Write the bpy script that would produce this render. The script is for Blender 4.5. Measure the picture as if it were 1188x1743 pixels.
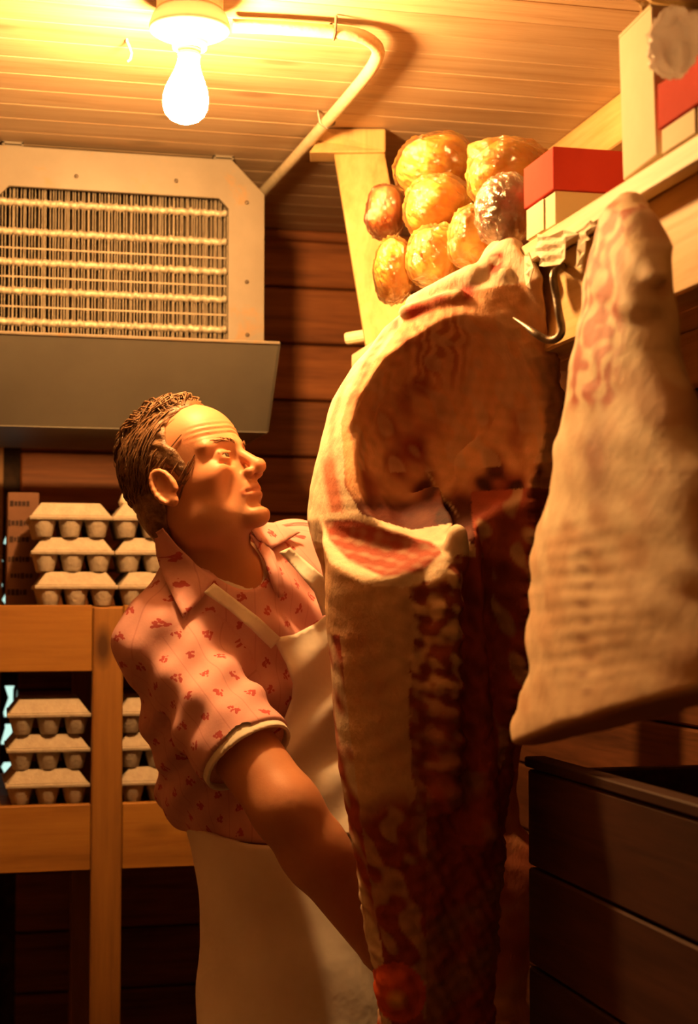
import bpy, bmesh, math, random
import numpy as np
from mathutils import Vector, Matrix, noise as mnoise, geometry as mgeo

for o in list(bpy.data.objects):
    bpy.data.objects.remove(o)
SC = bpy.context.scene
COL = SC.collection
random.seed(7)
rng = np.random.default_rng(7)

# ------------------------------------------------------------------ camera
FPX, W, H = 2700.0, 1188.0, 1743.0
YAW, PITCH = math.radians(13.5), math.radians(3.15)
CAMZ = 1.33
cd = bpy.data.cameras.new('camera')
cam = bpy.data.objects.new('camera', cd)
COL.objects.link(cam)
cam.location = (0, 0, CAMZ)
cam.rotation_euler = (math.pi / 2 + PITCH, 0, -YAW)
cd.sensor_fit = 'VERTICAL'
cd.sensor_height = 36.0
cd.sensor_width = 24.0
cd.lens = 36.0 * FPX / H
cd.clip_start = 0.05
cd.dof.use_dof = True
cd.dof.focus_distance = 2.33
cd.dof.aperture_fstop = 5.0
SC.camera = cam
# ------------------------------------------------------------------ world (daylight outside the shed) and exposure
wd = bpy.data.worlds.new('outdoors')
SC.world = wd
wd.use_nodes = True
wd.node_tree.nodes['Background'].inputs[0].default_value = (0.55, 0.85, 0.72, 1)
wd.node_tree.nodes['Background'].inputs[1].default_value = 1.2
SC.view_settings.view_transform = 'Standard'
SC.view_settings.look = 'None'
SC.view_settings.exposure = 0.0
SC.view_settings.gamma = 1.0
SC.view_settings.use_curve_mapping = False
BULB_COLOUR = (1.0, 0.50, 0.155)
BULB_STRENGTH = 1250.0

# ------------------------------------------------------------------ frame helpers
RV = np.array([math.cos(YAW), -math.sin(YAW), 0.0])                    # camera right
FH = np.array([math.sin(YAW), math.cos(YAW), 0.0])                     # horizontal forward
UPV = np.array([0.0, 0.0, 1.0])
FV = FH * math.cos(PITCH) + UPV * math.sin(PITCH)
UV = -FH * math.sin(PITCH) + UPV * math.cos(PITCH)
CAM = np.array([0, 0, CAMZ])

def ray(px, py):
    return FV + RV * ((px - W / 2) / FPX) + UV * ((H / 2 - py) / FPX)
def at(px, py, d):
    return CAM + ray(px, py) * d
def on_x(px, py, X):
    r = ray(px, py); return CAM + r * (X / r[0])
def on_y(px, py, Y):
    r = ray(px, py); return CAM + r * (Y / r[1])
def on_z(px, py, Z):
    r = ray(px, py); return CAM + r * ((Z - CAMZ) / r[2])

# ------------------------------------------------------------------ material helpers
class NT:
    def __init__(self, name):
        self.m = bpy.data.materials.new(name)
        self.m.use_nodes = True
        self.t = self.m.node_tree
        self.b = self.t.nodes['Principled BSDF']
        self.out = self.t.nodes['Material Output']
    def n(self, kind, **kw):
        nd = self.t.nodes.new(kind)
        for k, v in kw.items():
            setattr(nd, k, v)
        return nd
    def l(self, a, b):
        self.t.links.new(a, b)
    def coords(self, scale=(1, 1, 1), rnd=True):
        tc = self.n('ShaderNodeTexCoord')
        src = tc.outputs['Object']
        if rnd:
            oi = self.n('ShaderNodeObjectInfo')
            mu = self.n('ShaderNodeMath', operation='MULTIPLY'); mu.inputs[1].default_value = 37.0
            self.l(oi.outputs['Random'], mu.inputs[0])
            ad = self.n('ShaderNodeVectorMath', operation='ADD')
            self.l(src, ad.inputs[0]); self.l(mu.outputs[0], ad.inputs[1])
            src = ad.outputs[0]
        mp = self.n('ShaderNodeMapping'); mp.inputs['Scale'].default_value = scale
        self.l(src, mp.inputs[0])
        return mp.outputs[0]
    def noise(self, vec, scale, detail=4, rough=0.6, dist=0.0):
        nd = self.n('ShaderNodeTexNoise')
        nd.inputs['Scale'].default_value = scale; nd.inputs['Detail'].default_value = detail
        nd.inputs['Roughness'].default_value = rough; nd.inputs['Distortion'].default_value = dist
        self.l(vec, nd.inputs['Vector'])
        return nd.outputs['Fac']
    def ramp(self, fac, stops, interp='LINEAR'):
        r = self.n('ShaderNodeValToRGB'); r.color_ramp.interpolation = interp
        e = r.color_ramp.elements
        while len(e) < len(stops): e.new(0.5)
        for el, (p, c) in zip(e, stops):
            el.position = p; el.color = (*c, 1) if len(c) == 3 else c
        self.l(fac, r.inputs[0])
        return r.outputs[0]
    def mix(self, fac, a, b, mode='MIX'):
        m = self.n('ShaderNodeMix', data_type='RGBA', blend_type=mode)
        if isinstance(fac, (int, float)): m.inputs[0].default_value = fac
        else: self.l(fac, m.inputs[0])
        for s, v in ((6, a), (7, b)):
            if isinstance(v, tuple): m.inputs[s].default_value = (*v, 1)
            else: self.l(v, m.inputs[s])
        return m.outputs[2]
    def bump(self, fac, strength, dist=0.01, prev=None):
        b = self.n('ShaderNodeBump'); b.inputs['Strength'].default_value = strength
        b.inputs['Distance'].default_value = dist
        self.l(fac, b.inputs['Height'])
        if prev is not None: self.l(prev, b.inputs['Normal'])
        self.l(b.outputs[0], self.b.inputs['Normal'])
        return b.outputs[0]
    def fin(self, col=None, rough=0.6, spec=0.4, metal=0.0, sss=0.0, coat=0.0):
        if col is not None:
            if isinstance(col, tuple): self.b.inputs['Base Color'].default_value = (*col, 1)
            else: self.l(col, self.b.inputs['Base Color'])
        if isinstance(rough, (int, float)): self.b.inputs['Roughness'].default_value = rough
        else: self.l(rough, self.b.inputs['Roughness'])
        self.b.inputs['Specular IOR Level'].default_value = spec
        self.b.inputs['Metallic'].default_value = metal
        self.b.inputs['Coat Weight'].default_value = coat
        if sss:
            self.b.inputs['Subsurface Weight'].default_value = sss
            self.b.inputs['Subsurface Radius'].default_value = (0.01, 0.004, 0.002)
            self.b.inputs['Subsurface Scale'].default_value = 0.6
        return self.m

def wood(name, light, mid, dark, axis=0, knots=0.0, rough=0.6, spec=0.3, tight=34.0, vary=0.25, coat=0.0):
    t = NT(name)
    sc = [1.0, 1.0, 1.0]; sc[axis] = 0.06
    v = t.coords(tuple(sc))
    g = t.noise(v, tight, 5, 0.62, 0.6)
    g2 = t.noise(v, tight * 5, 3, 0.6, 0.2)
    c = t.ramp(g, [(0.3, dark), (0.48, mid), (0.68, light)])
    c = t.mix(0.25, c, t.ramp(g2, [(0.35, dark), (0.65, light)]))
    oi = t.n('ShaderNodeObjectInfo')
    rr = t.ramp(oi.outputs['Random'], [(0.0, (1 - vary,) * 3), (1.0, (1 + vary * 0.3,) * 3)])
    c = t.mix(1.0, c, rr, 'MULTIPLY')
    if knots > 0:
        sk = [1.0, 1.0, 1.0]; sk[axis] = 0.45
        vk = t.coords(tuple(sk))
        vo = t.n('ShaderNodeTexVoronoi'); vo.inputs['Scale'].default_value = 7.0
        t.l(vk, vo.inputs['Vector'])
        k = t.ramp(vo.outputs['Distance'], [(0.06, (1, 1, 1)), (0.16, (0, 0, 0))])
        kk = t.n('ShaderNodeMath', operation='MULTIPLY'); kk.inputs[1].default_value = knots
        t.l(k, kk.inputs[0])
        c = t.mix(kk.outputs[0], c, tuple(x * 0.45 for x in dark))
    t.bump(g, 0.25, 0.004)
    return t.fin(c, rough, spec, coat=coat)

def plain(name, c1, c2, scale=12, rough=0.6, spec=0.4, bump=0.15, bscale=None, metal=0.0, detail=5, lohi=(0.35, 0.65), bdist=0.004, coat=0.0):
    t = NT(name)
    v = t.coords()
    f = t.noise(v, scale, detail)
    c = t.ramp(f, [(lohi[0], c1), (lohi[1], c2)])
    if bump: t.bump(t.noise(v, bscale or scale * 3, 4), bump, bdist)
    return t.fin(c, rough, spec, metal, coat=coat)

def attr_mat(name, rough=0.45, spec=0.5, mottle=None, mscale=40, mamt=0.4, bump=0.3, bscale=60, bdist=0.004, stretch=(1, 1, 1), sss=0.0, coat=0.0):
    t = NT(name)
    a = t.n('ShaderNodeAttribute', attribute_name='Col')
    v = t.coords(stretch, rnd=False)
    f = t.noise(v, mscale, 6, 0.65, 0.4)
    fac = t.ramp(f, [(0.42, (0, 0, 0)), (0.66, (1, 1, 1))])
    mu = t.n('ShaderNodeMath', operation='MULTIPLY'); mu.inputs[1].default_value = mamt
    t.l(fac, mu.inputs[0])
    c = t.mix(mu.outputs[0], a.outputs['Color'], mottle or (0.2, 0.05, 0.02))
    t.bump(t.noise(v, bscale, 6, 0.6), bump, bdist)
    return t.fin(c, rough, spec, sss=sss, coat=coat)

def rusty(name, c1, c2, scale, rough, spec, bump):
    t = NT(name)
    v = t.coords(rnd=False)
    c = t.ramp(t.noise(v, scale, 5), [(0.35, c1), (0.65, c2)])
    r = t.ramp(t.noise(v, 9, 6, 0.7, 0.8), [(0.56, (0, 0, 0)), (0.68, (0.75, 0.75, 0.75))])
    c = t.mix(r, c, (0.30, 0.15, 0.03))
    t.bump(t.noise(v, scale * 3, 4), bump, 0.004)
    return t.fin(c, rough, spec)
MAT = {}
MAT['ceil'] = wood('ceiling_pine', (0.52, 0.39, 0.265), (0.47, 0.34, 0.22), (0.36, 0.23, 0.125), 0, 0.5, 0.5, 0.3, 30, 0.12)
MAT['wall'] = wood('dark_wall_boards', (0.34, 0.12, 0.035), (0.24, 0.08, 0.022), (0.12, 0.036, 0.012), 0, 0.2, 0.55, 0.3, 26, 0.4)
MAT['wall_y'] = wood('shaded_side_boards', (0.20, 0.07, 0.03), (0.14, 0.05, 0.02), (0.06, 0.022, 0.01), 1, 0.2, 0.6, 0.3, 26, 0.4)  # wood colour lowered to stand in for shade along the right wall
MAT['rack'] = wood('rack_pine', (0.36, 0.17, 0.032), (0.30, 0.13, 0.024), (0.2, 0.08, 0.015), 0, 0.6, 0.55, 0.3, 18, 0.12)
MAT['rack_z'] = wood('rack_post_pine', (0.31, 0.14, 0.03), (0.25, 0.11, 0.024), (0.16, 0.06, 0.014), 2, 1.0, 0.55, 0.3, 18, 0.1)
MAT['shelf_y'] = wood('shelf_pine', (0.80, 0.58, 0.28), (0.72, 0.48, 0.2), (0.5, 0.28, 0.09), 1, 0.2, 0.55, 0.3, 22, 0.1)
MAT['shelf_lip'] = wood('shelf_lip_painted', (0.86, 0.76, 0.56), (0.8, 0.68, 0.46), (0.6, 0.45, 0.25), 1, 0.1, 0.55, 0.3, 22, 0.1)
MAT['shelf_z'] = wood('shelf_post_pine', (0.66, 0.46, 0.22), (0.58, 0.38, 0.16), (0.44, 0.25, 0.09), 2, 0.35, 0.55, 0.3, 16, 0.1)
MAT['bin'] = wood('shaded_bin_planks', (0.075, 0.027, 0.016), (0.05, 0.018, 0.011), (0.025, 0.009, 0.006), 1, 0.3, 0.65, 0.25, 22, 0.4)  # shade of the beef and the man is put into this colour
MAT['gap'] = plain('dark_backing', (0.05, 0.022, 0.01), (0.09, 0.04, 0.02), 9, 0.9, 0.1, 0.0)
MAT['floor'] = plain('worn_concrete', (0.10, 0.075, 0.055), (0.17, 0.13, 0.1), 6, 0.8, 0.2, 0.3)
MAT['plaster'] = plain('stained_plywood', (0.32, 0.18, 0.085), (0.38, 0.22, 0.11), 4, 0.7, 0.25, 0.1)
MAT['unit'] = rusty('grey_enamel', (0.19, 0.16, 0.125), (0.235, 0.20, 0.16), 7, 0.42, 0.5, 0.08)
MAT['pan'] = plain('pan_enamel', (0.105, 0.095, 0.08), (0.125, 0.115, 0.095), 5, 0.45, 0.4, 0.06)
MAT['dark_in'] = plain('coil_backing', (0.20, 0.15, 0.10), (0.27, 0.21, 0.15), 20, 0.8, 0.2, 0)  # even brown of the plate behind the fins
MAT['fin'] = plain('aluminium_fin', (0.26, 0.21, 0.15), (0.38, 0.32, 0.24), 60, 0.5, 0.5, 0.3, 200, 0.2)
MAT['tube'] = plain('coil_tube', (0.40, 0.34, 0.26), (0.58, 0.51, 0.40), 90, 0.4, 0.5, 0.5, 150, 0.3)
MAT['steel'] = plain('hook_steel', (0.16, 0.13, 0.11), (0.30, 0.25, 0.2), 60, 0.42, 0.5, 0.2, 200, 0.7)
MAT['conduit'] = plain('cream_conduit', (0.62, 0.52, 0.36), (0.72, 0.62, 0.45), 60, 0.55, 0.4, 0.3, 120)
MAT['porcelain'] = plain('porcelain', (0.84, 0.8, 0.74), (0.88, 0.85, 0.8), 10, 0.25, 0.5, 0)
MAT['carton'] = plain('egg_carton_pulp', (0.40, 0.34, 0.28), (0.47, 0.41, 0.345), 60, 0.9, 0.1, 0.5, 180)
MAT['kraft'] = plain('cream_cardboard', (0.80, 0.71, 0.50), (0.86, 0.78, 0.58), 9, 0.7, 0.25, 0.08)
MAT['redlid'] = plain('red_lid_card', (0.60, 0.06, 0.05), (0.68, 0.08, 0.065), 8, 0.85, 0.10, 0.05)
MAT['darkbox'] = plain('dark_carton', (0.16, 0.08, 0.05), (0.22, 0.11, 0.07), 10, 0.7, 0.2, 0.05)
MAT['ink'] = plain('dark_print', (0.03, 0.015, 0.012), (0.05, 0.025, 0.02), 20, 0.7, 0.2, 0)
MAT['paper'] = plain('torn_paper', (0.78, 0.68, 0.52), (0.86, 0.78, 0.64), 30, 0.75, 0.2, 0.4, 60)
MAT['bag'] = plain('brown_paper_bag', (0.50, 0.34, 0.15), (0.62, 0.45, 0.22), 20, 0.7, 0.25, 0.6, 40, bdist=0.01)
MAT['crack_fill'] = plain('dark_crack_fill', (0.03, 0.02, 0.015), (0.07, 0.04, 0.025), 30, 0.9, 0.1, 0.3)  # for the added pieces that block parts of the daylight crack
MAT['trouser'] = plain('dark_trousers', (0.05, 0.045, 0.05), (0.08, 0.07, 0.075), 50, 0.85, 0.1, 0.3)
MAT['shoe'] = plain('black_shoe', (0.02, 0.018, 0.016), (0.035, 0.03, 0.028), 20, 0.4, 0.5, 0.1)
MAT['apron'] = plain('white_cotton', (0.78, 0.73, 0.66), (0.84, 0.80, 0.74), 10, 0.9, 0.15, 0.35, 9, bdist=0.012)
MAT['band'] = plain('white_cuff', (0.82, 0.78, 0.70), (0.86, 0.82, 0.75), 30, 0.9, 0.15, 0.1)
MAT['hair'] = plain('brown_hair', (0.09, 0.04, 0.018), (0.24, 0.125, 0.055), 70, 0.42, 0.5, 0.6, 240, bdist=0.003)
MAT['eye'] = plain('eye_white_shaded', (0.42, 0.35, 0.28), (0.48, 0.4, 0.32), 20, 0.25, 0.5, 0)  # toned down to stand in for shadow over the eye
MAT['iris'] = plain('iris_brown', (0.05, 0.03, 0.02), (0.08, 0.05, 0.03), 60, 0.15, 0.5, 0)
MAT['brow'] = plain('eyebrow_hair', (0.16, 0.075, 0.03), (0.24, 0.12, 0.05), 160, 0.6, 0.3, 0.4)
MAT['lip_blob'] = MAT['eye']
MAT['skin'] = attr_mat('skin', 0.5, 0.4, (0.50, 0.20, 0.11), 26, 0.35, 0.12, 220, 0.002, sss=0.12)
MAT['beef'] = attr_mat('beef_flesh', 0.72, 0.16, (0.30, 0.08, 0.04), 30, 0.14, 0.5, 80, 0.004, (1, 1, 0.6))
MAT['lamb'] = attr_mat('pale_carcass', 0.65, 0.2, (0.46, 0.18, 0.09), 20, 0.22, 0.3, 40, 0.006, (1, 1, 0.8))
MAT['bird'] = attr_mat('poultry_skin', 0.5, 0.4, (0.55, 0.22, 0.05), 30, 0.35, 0.3, 50, 0.006, sss=0.5)

def shirt_material():
    t = NT('pink_print_shirt')
    a = t.n('ShaderNodeAttribute', attribute_name='cloth')
    sep = t.n('ShaderNodeSeparateXYZ'); t.l(a.outputs['Vector'], sep.inputs[0])
    def m(op, x, y=None):
        n = t.n('ShaderNodeMath', operation=op)
        for i, v in enumerate((x, y)):
            if v is None: continue
            if isinstance(v, (int, float)): n.inputs[i].default_value = v
            else: t.l(v, n.inputs[i])
        return n.outputs[0]
    u = m('DIVIDE', sep.outputs[0], 0.046)
    fu = m('FLOOR', u)
    off = m('MULTIPLY', m('MODULO', m('ABSOLUTE', fu), 2.0), 0.5)
    vv = m('ADD', m('DIVIDE', sep.outputs[1], 0.041), off)
    x = m('SUBTRACT', m('FRACT', u), 0.5)
    y = m('SUBTRACT', m('FRACT', vv), 0.5)
    nz = t.n('ShaderNodeTexNoise'); nz.inputs['Scale'].default_value = 130; t.l(a.outputs['Vector'], nz.inputs['Vector'])
    jit = m('MULTIPLY', m('SUBTRACT', nz.outputs['Fac'], 0.5), 0.34)
    tot = None
    for dx, dy, r in ((-0.08, 0.03, 0.075), (0.07, 0.08, 0.08), (0.0, -0.07, 0.07), (0.15, -0.02, 0.055), (-0.13, -0.08, 0.05), (0.02, 0.18, 0.04)):
        d = m('POWER', m('ADD', m('POWER', m('ABSOLUTE', m('SUBTRACT', x, dx)), 2.0), m('POWER', m('ABSOLUTE', m('SUBTRACT', y, dy)), 2.0)), 0.5)
        h = m('LESS_THAN', m('ADD', d, jit), r)
        tot = h if tot is None else m('MAXIMUM', tot, h)
    st = m('LESS_THAN', m('ABSOLUTE', m('SUBTRACT', m('FRACT', m('ADD', u, 0.5)), 0.5)), 0.022)
    v = t.coords(rnd=False)
    base = t.ramp(t.noise(v, 14, 4), [(0.35, (0.63, 0.335, 0.33)), (0.65, (0.70, 0.39, 0.38))])
    c = t.mix(m('MULTIPLY', st, 0.35), base, (0.42, 0.16, 0.15))
    c = t.mix(m('MULTIPLY', tot, 0.85), c, (0.42, 0.045, 0.05))
    t.bump(t.noise(v, 260, 3), 0.12, 0.002)
    return t.fin(c, 0.85, 0.15)
MAT['shirt'] = shirt_material()

def wrap_material(name, tint, amt):
    t = NT(name)
    v = t.coords((1, 1, 1))
    nz = t.noise(v, 38, 5, 0.6, 2.2)
    bp = t.n('ShaderNodeBump'); bp.inputs['Strength'].default_value = 0.9; bp.inputs['Distance'].default_value = 0.006
    t.l(nz, bp.inputs['Height'])
    gl = t.n('ShaderNodeBsdfGlossy'); gl.inputs['Roughness'].default_value = 0.18
    gl.inputs['Color'].default_value = (1, 1, 1, 1); t.l(bp.outputs[0], gl.inputs['Normal'])
    tr = t.n('ShaderNodeBsdfTransparent'); tr.inputs['Color'].default_value = (*tint, 1)
    fr = t.n('ShaderNodeFresnel'); fr.inputs['IOR'].default_value = 1.33; t.l(bp.outputs[0], fr.inputs['Normal'])
    ad = t.n('ShaderNodeMath', operation='ADD'); ad.inputs[1].default_value = amt; t.l(fr.outputs[0], ad.inputs[0]); ad.use_clamp = True
    mx = t.n('ShaderNodeMixShader'); t.l(ad.outputs[0], mx.inputs[0]); t.l(tr.outputs[0], mx.inputs[1]); t.l(gl.outputs[0], mx.inputs[2])
    t.l(mx.outputs[0], t.out.inputs['Surface'])
    return t.m
MAT['wrap'] = wrap_material('plastic_wrap', (0.97, 0.96, 0.93), 0.06)
MAT['wrap_white'] = wrap_material('cloudy_plastic_wrap', (0.9, 0.88, 0.85), 0.16)

def bulb_material():
    t = NT('lit_bulb_glass')
    e = t.n('ShaderNodeEmission')
    e.inputs['Color'].default_value = (*BULB_COLOUR, 1); e.inputs['Strength'].default_value = BULB_STRENGTH
    t.l(e.outputs[0], t.out.inputs['Surface'])
    return t.m
MAT['bulb'] = bulb_material()

# ------------------------------------------------------------------ object helpers
def tag(o, label, cat, group=None):
    o['label'] = label; o['category'] = cat
    if group: o['group'] = group
    return o
def empty(name, loc, label=None, cat=None, group=None):
    o = bpy.data.objects.new(name, None)
    o.empty_display_size = 0.05
    COL.objects.link(o); o.location = tuple(loc)
    if label: tag(o, label, cat, group)
    return o
def wloc(o):
    v = np.zeros(3)
    while o is not None:
        v += np.array(o.location); o = o.parent
    return v
def link_mesh(name, verts, faces, mat, parent=None, smooth=True, origin=None, kind=None, attrs=None):
    verts = np.asarray(verts, dtype=float)
    if parent is not None: org = wloc(parent)
    elif origin is not None: org = np.asarray(origin, dtype=float)
    else:
        lo, hi = verts.min(0), verts.max(0); org = np.array([(lo[0] + hi[0]) / 2, (lo[1] + hi[1]) / 2, lo[2]])
    me = bpy.data.meshes.new(name)
    if isinstance(faces, np.ndarray):
        nv, nf, k = len(verts), len(faces), faces.shape[1]
        me.vertices.add(nv); me.vertices.foreach_set('co', (verts - org).astype(np.float32).ravel())
        me.loops.add(nf * k); me.loops.foreach_set('vertex_index', faces.astype(np.int32).ravel())
        me.polygons.add(nf); me.polygons.foreach_set('loop_start', np.arange(0, nf * k, k, dtype=np.int32))
        me.update(calc_edges=True)
    else:
        me.from_pydata([tuple(v) for v in (verts - org)], [], [tuple(int(i) for i in f) for f in faces])
    if attrs:
        for k, arr in attrs.items():
            if k == 'Col':
                at_ = me.attributes.new('Col', 'FLOAT_COLOR', 'POINT')
                c = np.ones((len(verts), 4), dtype=np.float32); c[:, :3] = arr
                at_.data.foreach_set('color', c.ravel())
            else:
                at_ = me.attributes.new(k, 'FLOAT_VECTOR', 'POINT')
                at_.data.foreach_set('vector', np.asarray(arr, dtype=np.float32).ravel())
    me.validate()
    if smooth: me.polygons.foreach_set('use_smooth', [True] * len(me.polygons))
    me.materials.append(mat)
    o = bpy.data.objects.new(name, me)
    COL.objects.link(o)
    if parent is not None: o.parent = parent
    else: o.location = tuple(org)
    if kind: o['kind'] = kind
    return o

class MB:
    def __init__(self): self.v = []; self.f = []
    def add(self, vs, fs):
        n = len(self.v); self.v += [np.asarray(x, float) for x in vs]; self.f += [tuple(i + n for i in f) for f in fs]
        return self
    def hexa(self, c8):
        return self.add(c8, [(0, 3, 2, 1), (4, 5, 6, 7), (0, 1, 5, 4), (1, 2, 6, 5), (2, 3, 7, 6), (3, 0, 4, 7)])
    def box(self, c, s, R=None):
        c = np.asarray(c, float); h = np.asarray(s, float) / 2
        pts = []
        for z in (-1, 1):
            for x, y in ((-1, -1), (1, -1), (1, 1), (-1, 1)):
                p = np.array([x * h[0], y * h[1], z * h[2]])
                if R is not None: p = R @ p
                pts.append(c + p)
        return self.hexa(pts)
    def tube(self, pts, r, n=10, caps=True):
        pts = [np.asarray(p, float) for p in pts]
        rs = r if hasattr(r, '__len__') else [r] * len(pts)
        vs, fs = [], []
        up = None
        for i, p in enumerate(pts):
            t = pts[min(i + 1, len(pts) - 1)] - pts[max(i - 1, 0)]
            t = t / (np.linalg.norm(t) + 1e-9)
            if up is None:
                up = np.array([0, 0, 1.0]) if abs(t[2]) < 0.9 else np.array([1.0, 0, 0])
            a = np.cross(t, up); a /= np.linalg.norm(a) + 1e-9
            b = np.cross(a, t); up = b
            for k in range(n):
                an = 2 * math.pi * k / n
                vs.append(p + rs[i] * (a * math.cos(an) + b * math.sin(an)))
        for i in range(len(pts) - 1):
            for k in range(n):
                k2 = (k + 1) % n
                fs.append((i * n + k, i * n + k2, (i + 1) * n + k2, (i + 1) * n + k))
        if caps:
            fs.append(tuple(range(n - 1, -1, -1))); m = (len(pts) - 1) * n
            fs.append(tuple(range(m, m + n)))
        return self.add(vs, fs)
    def lathe(self, c, prof, n=28, R=None):
        c = np.asarray(c, float); vs, fs = [], []
        for r, z in prof:
            for k in range(n):
                an = 2 * math.pi * k / n
                p = np.array([r * math.cos(an), r * math.sin(an), z])
                if R is not None: p = R @ p
                vs.append(c + p)
        for i in range(len(prof) - 1):
            for k in range(n):
                k2 = (k + 1) % n
                fs.append((i * n + k, i * n + k2, (i + 1) * n + k2, (i + 1) * n + k))
        return self.add(vs, fs)
    def build(self, name, mat, parent=None, smooth=False, bevel=0.0, **kw):
        o = link_mesh(name, self.v, self.f, mat, parent, smooth, **kw)
        if bevel:
            m = o.modifiers.new('bevel', 'BEVEL'); m.width = bevel; m.segments = 2; m.limit_method = 'ANGLE'
        return o

BOARD = {}
def piece(name, parent, c, s, mat, rot=None, ch=0.002, smooth=False):
    """one board: a chamfered box, mesh shared between boards of one size"""
    key = (tuple(round(x, 4) for x in s), mat.name, ch)
    me = BOARD.get(key)
    if me is None:
        bm = bmesh.new(); bmesh.ops.create_cube(bm, size=1.0)
        for v in bm.verts: v.co = Vector((v.co.x * s[0], v.co.y * s[1], v.co.z * s[2]))
        if ch: bmesh.ops.bevel(bm, geom=list(bm.edges), offset=ch, segments=1, affect='EDGES', profile=0.5)
        me = bpy.data.meshes.new(name); bm.to_mesh(me); bm.free()
        me.materials.append(mat); BOARD[key] = me
    o = bpy.data.objects.new(name, me); COL.objects.link(o)
    c = np.asarray(c, float)
    if parent is not None:
        o.parent = parent; c = c - wloc(parent)
    o.location = tuple(c)
    if rot is not None: o.rotation_euler = rot
    return o

# ------------------------------------------------------------------ implicit surfaces
def length(v): return np.sqrt((v * v).sum(-1))
def ell(P, c, r):
    q = (P - np.asarray(c)) ; r = np.asarray(r, float)
    k0 = length(q / r); k1 = length(q / (r * r)) + 1e-9
    return k0 * (k0 - 1.0) / k1
def sph(P, c, r): return length(P - np.asarray(c)) - r
def cap(P, a, b, ra, rb=None):
    rb = ra if rb is None else rb
    a = np.asarray(a, float); b = np.asarray(b, float); ba = b - a
    h = np.clip(((P - a) @ ba) / (ba @ ba + 1e-12), 0, 1)
    return length(P - a - h[:, None] * ba) - (ra + (rb - ra) * h)
def smin(a, b, k):
    h = np.clip(0.5 + 0.5 * (b - a) / k, 0, 1)
    return b * (1 - h) + a * h - k * h * (1 - h)
def smax(a, b, k): return -smin(-a, -b, k)
def wob(P, scale, seed, n=5):
    r = np.random.default_rng(seed); s = 0
    for i in range(n):
        k = r.normal(size=3); k = k / np.linalg.norm(k) * scale * r.uniform(0.6, 1.6)
        s = s + np.sin(P @ k + r.uniform(0, 6.28))
    return s / n
def poly2(x, y, pts):
    """signed distance to a 2D polygon, negative inside"""
    pts = np.asarray(pts, float); n = len(pts); d = np.full(x.shape, 1e9); s = np.ones(x.shape)
    for i in range(n):
        a = pts[i]; b = pts[i - 1]; e = b - a
        wx, wy = x - a[0], y - a[1]
        t = np.clip((wx * e[0] + wy * e[1]) / (e @ e), 0, 1)
        d = np.minimum(d, (wx - e[0] * t) ** 2 + (wy - e[1] * t) ** 2)
        c1 = y >= a[1]; c2 = y < b[1]; c3 = e[0] * wy > e[1] * wx
        fl = (c1 & c2 & c3) | (~c1 & ~c2 & ~c3)
        s = np.where(fl, -s, s)
    return s * np.sqrt(d)

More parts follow.
